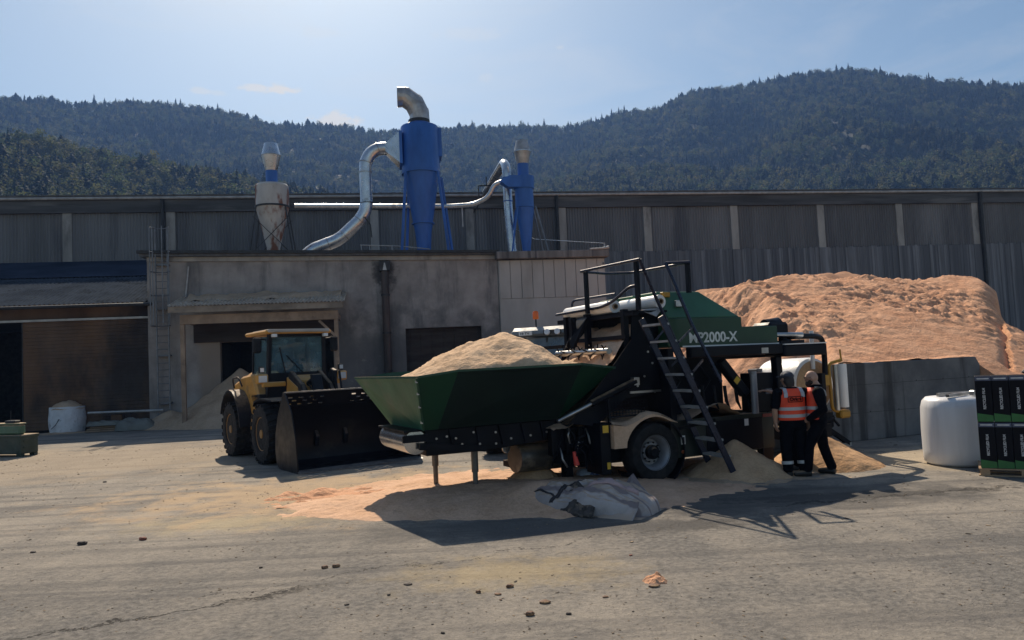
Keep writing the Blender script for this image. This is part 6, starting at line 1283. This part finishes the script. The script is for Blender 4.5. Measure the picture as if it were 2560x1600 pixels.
def person(label, F, J, H=1.0):
    """J: joints and options; x right, y forward, z up from the ground between the feet"""
    root = thing('person', label, 'person', F); root.scale = (H, 1 + (H - 1) * .7, 1)
    V = Vector; g = lambda k: V(J[k])
    hip, sh, nk, hd = g('hip'), g('chest'), g('neck'), g('head'); hy = J.get('head_yaw', 0)
    b = MB()
    lean = lambda z: hip.lerp(nk, max(0, min(1, (z - hip.z) / (nk.z - hip.z))))
    def S(z, rx, ry): p = lean(z); return (p.x, p.y, z, rx, ry)
    loft(b, [S(.84, .14, .10), S(.93, .165, .115), S(1.05, .150, .105), S(1.18, .160, .112), S(1.30, .178, .118), S(1.40, .175, .105), S(1.46, .11, .08), S(1.50, .062, .062), (hd.x * .5 + nk.x * .5, hd.y * .5 + nk.y * .5, 1.57, .058, .060)])
    hk = len(b.v); hb = MB(); ball(hb, (0, 0, .015), (.074, .093, .112), 14); ball(hb, (0, .035, -.055), (.052, .060, .060), 10)
    hb.tube([(0, .085, .015), (0, .105, -.018), (0, .085, -.03)], [.010, .016, .012], 8); ball(hb, (.076, -.008, -.005), (.010, .020, .030), 8); ball(hb, (-.076, -.008, -.005), (.010, .020, .030), 8)
    hb.tube([(-.022, .086, -.058), (0, .092, -.056), (.022, .086, -.058)], [.005, .008, .005], 6)
    ball(hb, (.032, .082, .022), (.014, .008, .008), 6); ball(hb, (-.032, .082, .022), (.014, .008, .008), 6); hb.tube([(-.05, .08, .040), (0, .092, .036), (.05, .08, .040)], .009, 6)
    HM = Matrix.Translation(hd) @ Matrix.Rotation(hy, 4, 'Z') @ Matrix.Rotation(J.get('head_pitch', 0), 4, 'X')
    b.add([HM @ p for p in hb.v], hb.f); b.tube([nk - V((0, 0, .04)), hd - V((0, 0, .06))], [.060, .056], 12)
    for s_ in ('l', 'r'):
        a, e, w_ = g('sho_' + s_), g('elb_' + s_), g('wri_' + s_); chain(b, [a, a.lerp(e, .5), e, e.lerp(w_, .35), w_], [.056, .047, .040, .041, .028])
        hand(b, w_, J['hand_' + s_][0], J['hand_' + s_][1], J['hand_' + s_][2], J.get('grip', .35))
        h_, k_, an_ = g('leg_' + s_), g('kne_' + s_), g('ank_' + s_); chain(b, [h_, h_.lerp(k_, .5), k_, k_.lerp(an_, .3), an_], [.088, .072, .055, .054, .038])
        f = V(J['foot_' + s_]); b.tube([an_ - f * .05 + V((0, 0, -.045)), an_ + f * .08 + V((0, 0, -.05)), an_ + f * .17 + V((0, 0, -.06))], [.040, .040, .028], 10)
    body = fuse(b.build('body', M_SKIN, root), .0075, 3)
    def clothe(nm, bb, m_, vox=.011, sm=6, par=None): return fuse(bb.build(nm, m_, par or root), vox, sm)
    # boots
    for s_ in ('l', 'r'):
        an_ = g('ank_' + s_); f = V(J['foot_' + s_]).normalized(); bb = MB(); z = an_.z
        bb.tube([an_ + V((0, 0, .10)), an_ + V((0, 0, -.02))], [.055, .055], 12); bb.tube([V((an_.x, an_.y, .052)) - f * .055, V((an_.x, an_.y, .055)) + f * .07, V((an_.x, an_.y, .045)) + f * .18, V((an_.x, an_.y, .04)) + f * .205], [.050, .053, .045, .030], 12)
        o_ = clothe('boot', bb, M_BOOT, .009)
    # trousers
    bb = MB(); loft(bb, [S(.80, .15, .115), S(.92, .182, .132), S(1.02, .170, .122)])
    for s_ in ('l', 'r'):
        h_, k_, an_ = g('leg_' + s_), g('kne_' + s_), g('ank_' + s_); chain(bb, [h_, h_.lerp(k_, .5), k_, k_.lerp(an_, .5), an_ + V((0, 0, .03))], [.104, .093, .080, .076, .074])
    tr_ = clothe('trousers', bb, M_TROU, .011, 8)
    if J.get('bands'):
        for s_ in ('l', 'r'):
            k_, an_ = g('kne_' + s_), g('ank_' + s_); d = (k_ - an_).normalized(); p = an_ + d * .14; MB().lathe([(.084, -.026), (.084, .026)], p, d, 20, caps=False).build('reflective_band', M_REFL, tr_, smooth=60)
    # top
    bb = MB(); loft(bb, [S(.95, .178, .126), S(1.06, .172, .124), S(1.20, .178, .128), S(1.31, .194, .132), S(1.40, .188, .118), S(1.465, .125, .092), S(1.50, .078, .074)])
    for s_ in ('l', 'r'):
        a, e, w_ = g('sho_' + s_), g('elb_' + s_), g('wri_' + s_)
        if J.get('long_sleeves') or J.get('sleeve_' + s_): chain(bb, [a, a.lerp(e, .5), e, e.lerp(w_, .5), w_ - (w_ - e).normalized() * .02], [r_ * J.get('bulk', 1) for r_ in (.074, .064, .058, .052, .043)])
        else: chain(bb, [a, a.lerp(e, .45), a.lerp(e, .82)], [.076, .070, .066])
    if J.get('hood'): bb.tube(arc((nk.x, nk.y - .03, 1.49), .085, R(150), R(390), 10, (1, 0, 0), (0, -1, 0)), .038, 8)
    shirt = clothe('hooded_jacket' if J.get('hood') else 'shirt', bb, M_SHIRT, .011, 6)
    if J.get('vest'):
        bb = MB(); loft(bb, [S(.945, .196, .146), S(.965, .200, .150), S(1.10, .196, .146), S(1.24, .198, .147), S(1.34, .200, .148), S(1.42, .172, .130), S(1.475, .122, .104)])
        vy = J.get('vest_shift', 0); bb.v = [V((q.x, q.y * (1 - vy * 2.5) + vy, q.z)) for q in bb.v]; vest = clothe('vest', bb, M_VEST, .011, 5)
        for z in (1.02, 1.14): p = lean(z); vy = J.get('vest_shift', 0); b_ = MB(); loft(b_, [(p.x, p.y + vy, z - .027, .2035, .1535 - vy * .4), (p.x, p.y + vy, z + .027, .2025, .1530 - vy * .4)], 28); b_.build('reflective_strip', M_REFL, vest, smooth=60)
        for sx in (-1, 1):
            b_ = MB(); p = lean(1.4)
            P_ = [(p.x + sx * .125, p.y - .128, 1.33), (p.x + sx * .122, p.y - .118, 1.40), (p.x + sx * .115, p.y - .06, 1.475), (p.x + sx * .115, p.y + .03, 1.485)]
            for q, r_ in zip(P_, P_[1:]): b_.beam(q, r_, .052, .014, (0, -.6, .8))
            b_.build('shoulder_strip', M_REFL, vest)
        if J.get('logo'):
            p = lean(1.30); y = p.y - .1535; fr_ = MB(); W_, Hh = .215, .088
            P_ = fillet([V((p.x - W_ / 2, y, 1.255)), V((p.x + W_ / 2, y, 1.255)), V((p.x + W_ / 2, y, 1.255 + Hh)), V((p.x - W_ / 2, y, 1.255 + Hh)), V((p.x - W_ / 2, y, 1.255)), V((p.x - W_ / 2 + .05, y, 1.255))], .02, 4)
            fr_.tube(P_, .0055, 6).build('badge_frame', M_SHIRT, vest); lettering('badge_lettering', 'Orkel', .075, M_SHIRT, vest, (p.x - .085, y - .002, 1.275), (1, 0, 0), (0, 0, 1), .003, 1, .17)
    # head wear and hair
    if J.get('cap'):
        cb_ = MB(); ball(cb_, (0, -.005, .055), (.089, .108, .082), 10); cb_.box((-.07, .07, .045), (.07, .165, .06)); ball(cb_, (-.05, -.07, .06), (.045, .045, .042), 8)
        o_ = MB(); o_.add([HM @ p for p in cb_.v], cb_.f); clothe('cap', o_, M_CAP, .009, 4)
        hh = MB(); ball(hh, (0, -.035, -.03), (.080, .078, .10), 10); loft(hh, [(0, -.05, -.16, .055, .04), (0, -.055, -.08, .070, .055), (0, -.04, .02, .078, .07)]); o_ = MB(); o_.add([HM @ p for p in hh.v], hh.f); clothe('hair', o_, M_HAIR, .009, 3)
    if J.get('beard'):
        hh = MB(); ball(hh, (0, .052, -.085), (.058, .058, .062), 10); ball(hh, (.05, .02, -.055), (.026, .035, .05), 8); ball(hh, (-.05, .02, -.055), (.026, .035, .05), 8); o_ = MB(); o_.add([HM @ p for p in hh.v], hh.f); clothe('beard', o_, M_BEARD, .008, 2)
        gl = MB()
        for sx in (-1, 1): gl.tube(arc((sx * .034, .101, .022), .022, 0, 6.2832, 14, (1, 0, 0), (0, 0, 1)), .0030, 6); gl.tube([(sx * .056, .098, .026), (sx * .080, .0, .02)], .0030, 6)
        gl.tube([(-.012, .104, .026), (.012, .104, .026)], .003, 6); o_ = MB(); o_.add([HM @ p for p in gl.v], gl.f); o_.build('spectacles', M_DARK, root)
    return root
p1, p2 = gp(1990, 1191), gp(2056, 1188)
base = dict(hip=(0, 0, .92), chest=(0, .0, 1.3), neck=(0, .0, 1.48), head=(0, .03, 1.625))
J1 = dict(base, head=(-.02, .05, 1.63), head_yaw=R(12), head_pitch=R(-8), sho_l=(-.195, 0, 1.405), elb_l=(-.262, -.03, 1.14), wri_l=(-.235, .03, .90), sho_r=(.195, 0, 1.405), elb_r=(.258, -.02, 1.14), wri_r=(.245, .03, .89), hand_l=((.05, .05, -1), (1, 0, 0), (0, 1, 0)), hand_r=((0, .05, -1), (-1, 0, 0), (0, 1, 0)),
    leg_l=(-.095, 0, .87), kne_l=(-.11, .02, .48), ank_l=(-.115, -.02, .10), leg_r=(.095, 0, .87), kne_r=(.115, .02, .48), ank_r=(.125, -.02, .10), foot_l=(-.15, 1, 0), foot_r=(.15, 1, 0), bands=True, vest=True, logo=True, cap=True)
person('person in cap and orange vest seen from behind with pale bands round the trouser legs', frame((p1.x, p1.y, 0), R(4)), J1, 1.17)
J2 = dict(base, head=(.0, .06, 1.625), head_yaw=R(-5), head_pitch=R(-6), bulk=1.22, vest_shift=.05, sho_l=(-.20, -.02, 1.40), elb_l=(-.25, -.07, 1.12), wri_l=(-.16, .14, .95), sho_r=(.19, 0, 1.41), elb_r=(.24, -.04, 1.14), wri_r=(.15, .16, .97), hand_l=((.4, .8, -.3), (.5, 0, -.8), (0, .3, .9)), hand_r=((-.4, .8, -.5), (-.5, 0, -.8), (0, .3, .9)), grip=.6,
    leg_l=(-.095, 0, .87), kne_l=(-.12, .16, .50), ank_l=(-.13, .20, .10), leg_r=(.095, 0, .87), kne_r=(.11, -.04, .48), ank_r=(.13, -.14, .10), foot_l=(-.3, 1, 0), foot_r=(.35, 1, 0), long_sleeves=True, hood=True, vest=True, beard=True)
person('bald bearded person in glasses, black hooded jacket and orange vest, standing side on', frame((p2.x, p2.y, 0), R(68)), J2, 1.15)
J3 = dict(base, head=(0, .04, 1.60), sho_l=(-.19, 0, 1.39), elb_l=(-.20, .22, 1.34), wri_l=(-.10, .44, 1.42), sho_r=(.19, 0, 1.39), elb_r=(.20, -.05, 1.13), wri_r=(.18, .08, .92), hand_l=((.1, 1, .15), (0, 0, -1), (1, .2, 0)), hand_r=((0, .3, -1), (-1, 0, 0), (0, 1, 0)), grip=.25,
    leg_l=(-.08, 0, .87), kne_l=(-.085, .02, .48), ank_l=(-.09, -.02, .10), leg_r=(.08, 0, .87), kne_r=(.085, .02, .48), ank_r=(.09, -.02, .10), foot_l=(0, 1, 0), foot_r=(.1, 1, 0), sleeve_l=False, long_sleeves=False, cap=True)
p3_ = p1 + Vector((.21, .62, 0)) + Vector((p1.x, p1.y, 0)).normalized() * .02
person('person almost hidden behind the capped one, only a bare forearm reaching towards the machine', frame((p3_.x, p3_.y, 0), R(95)), J3, 1)
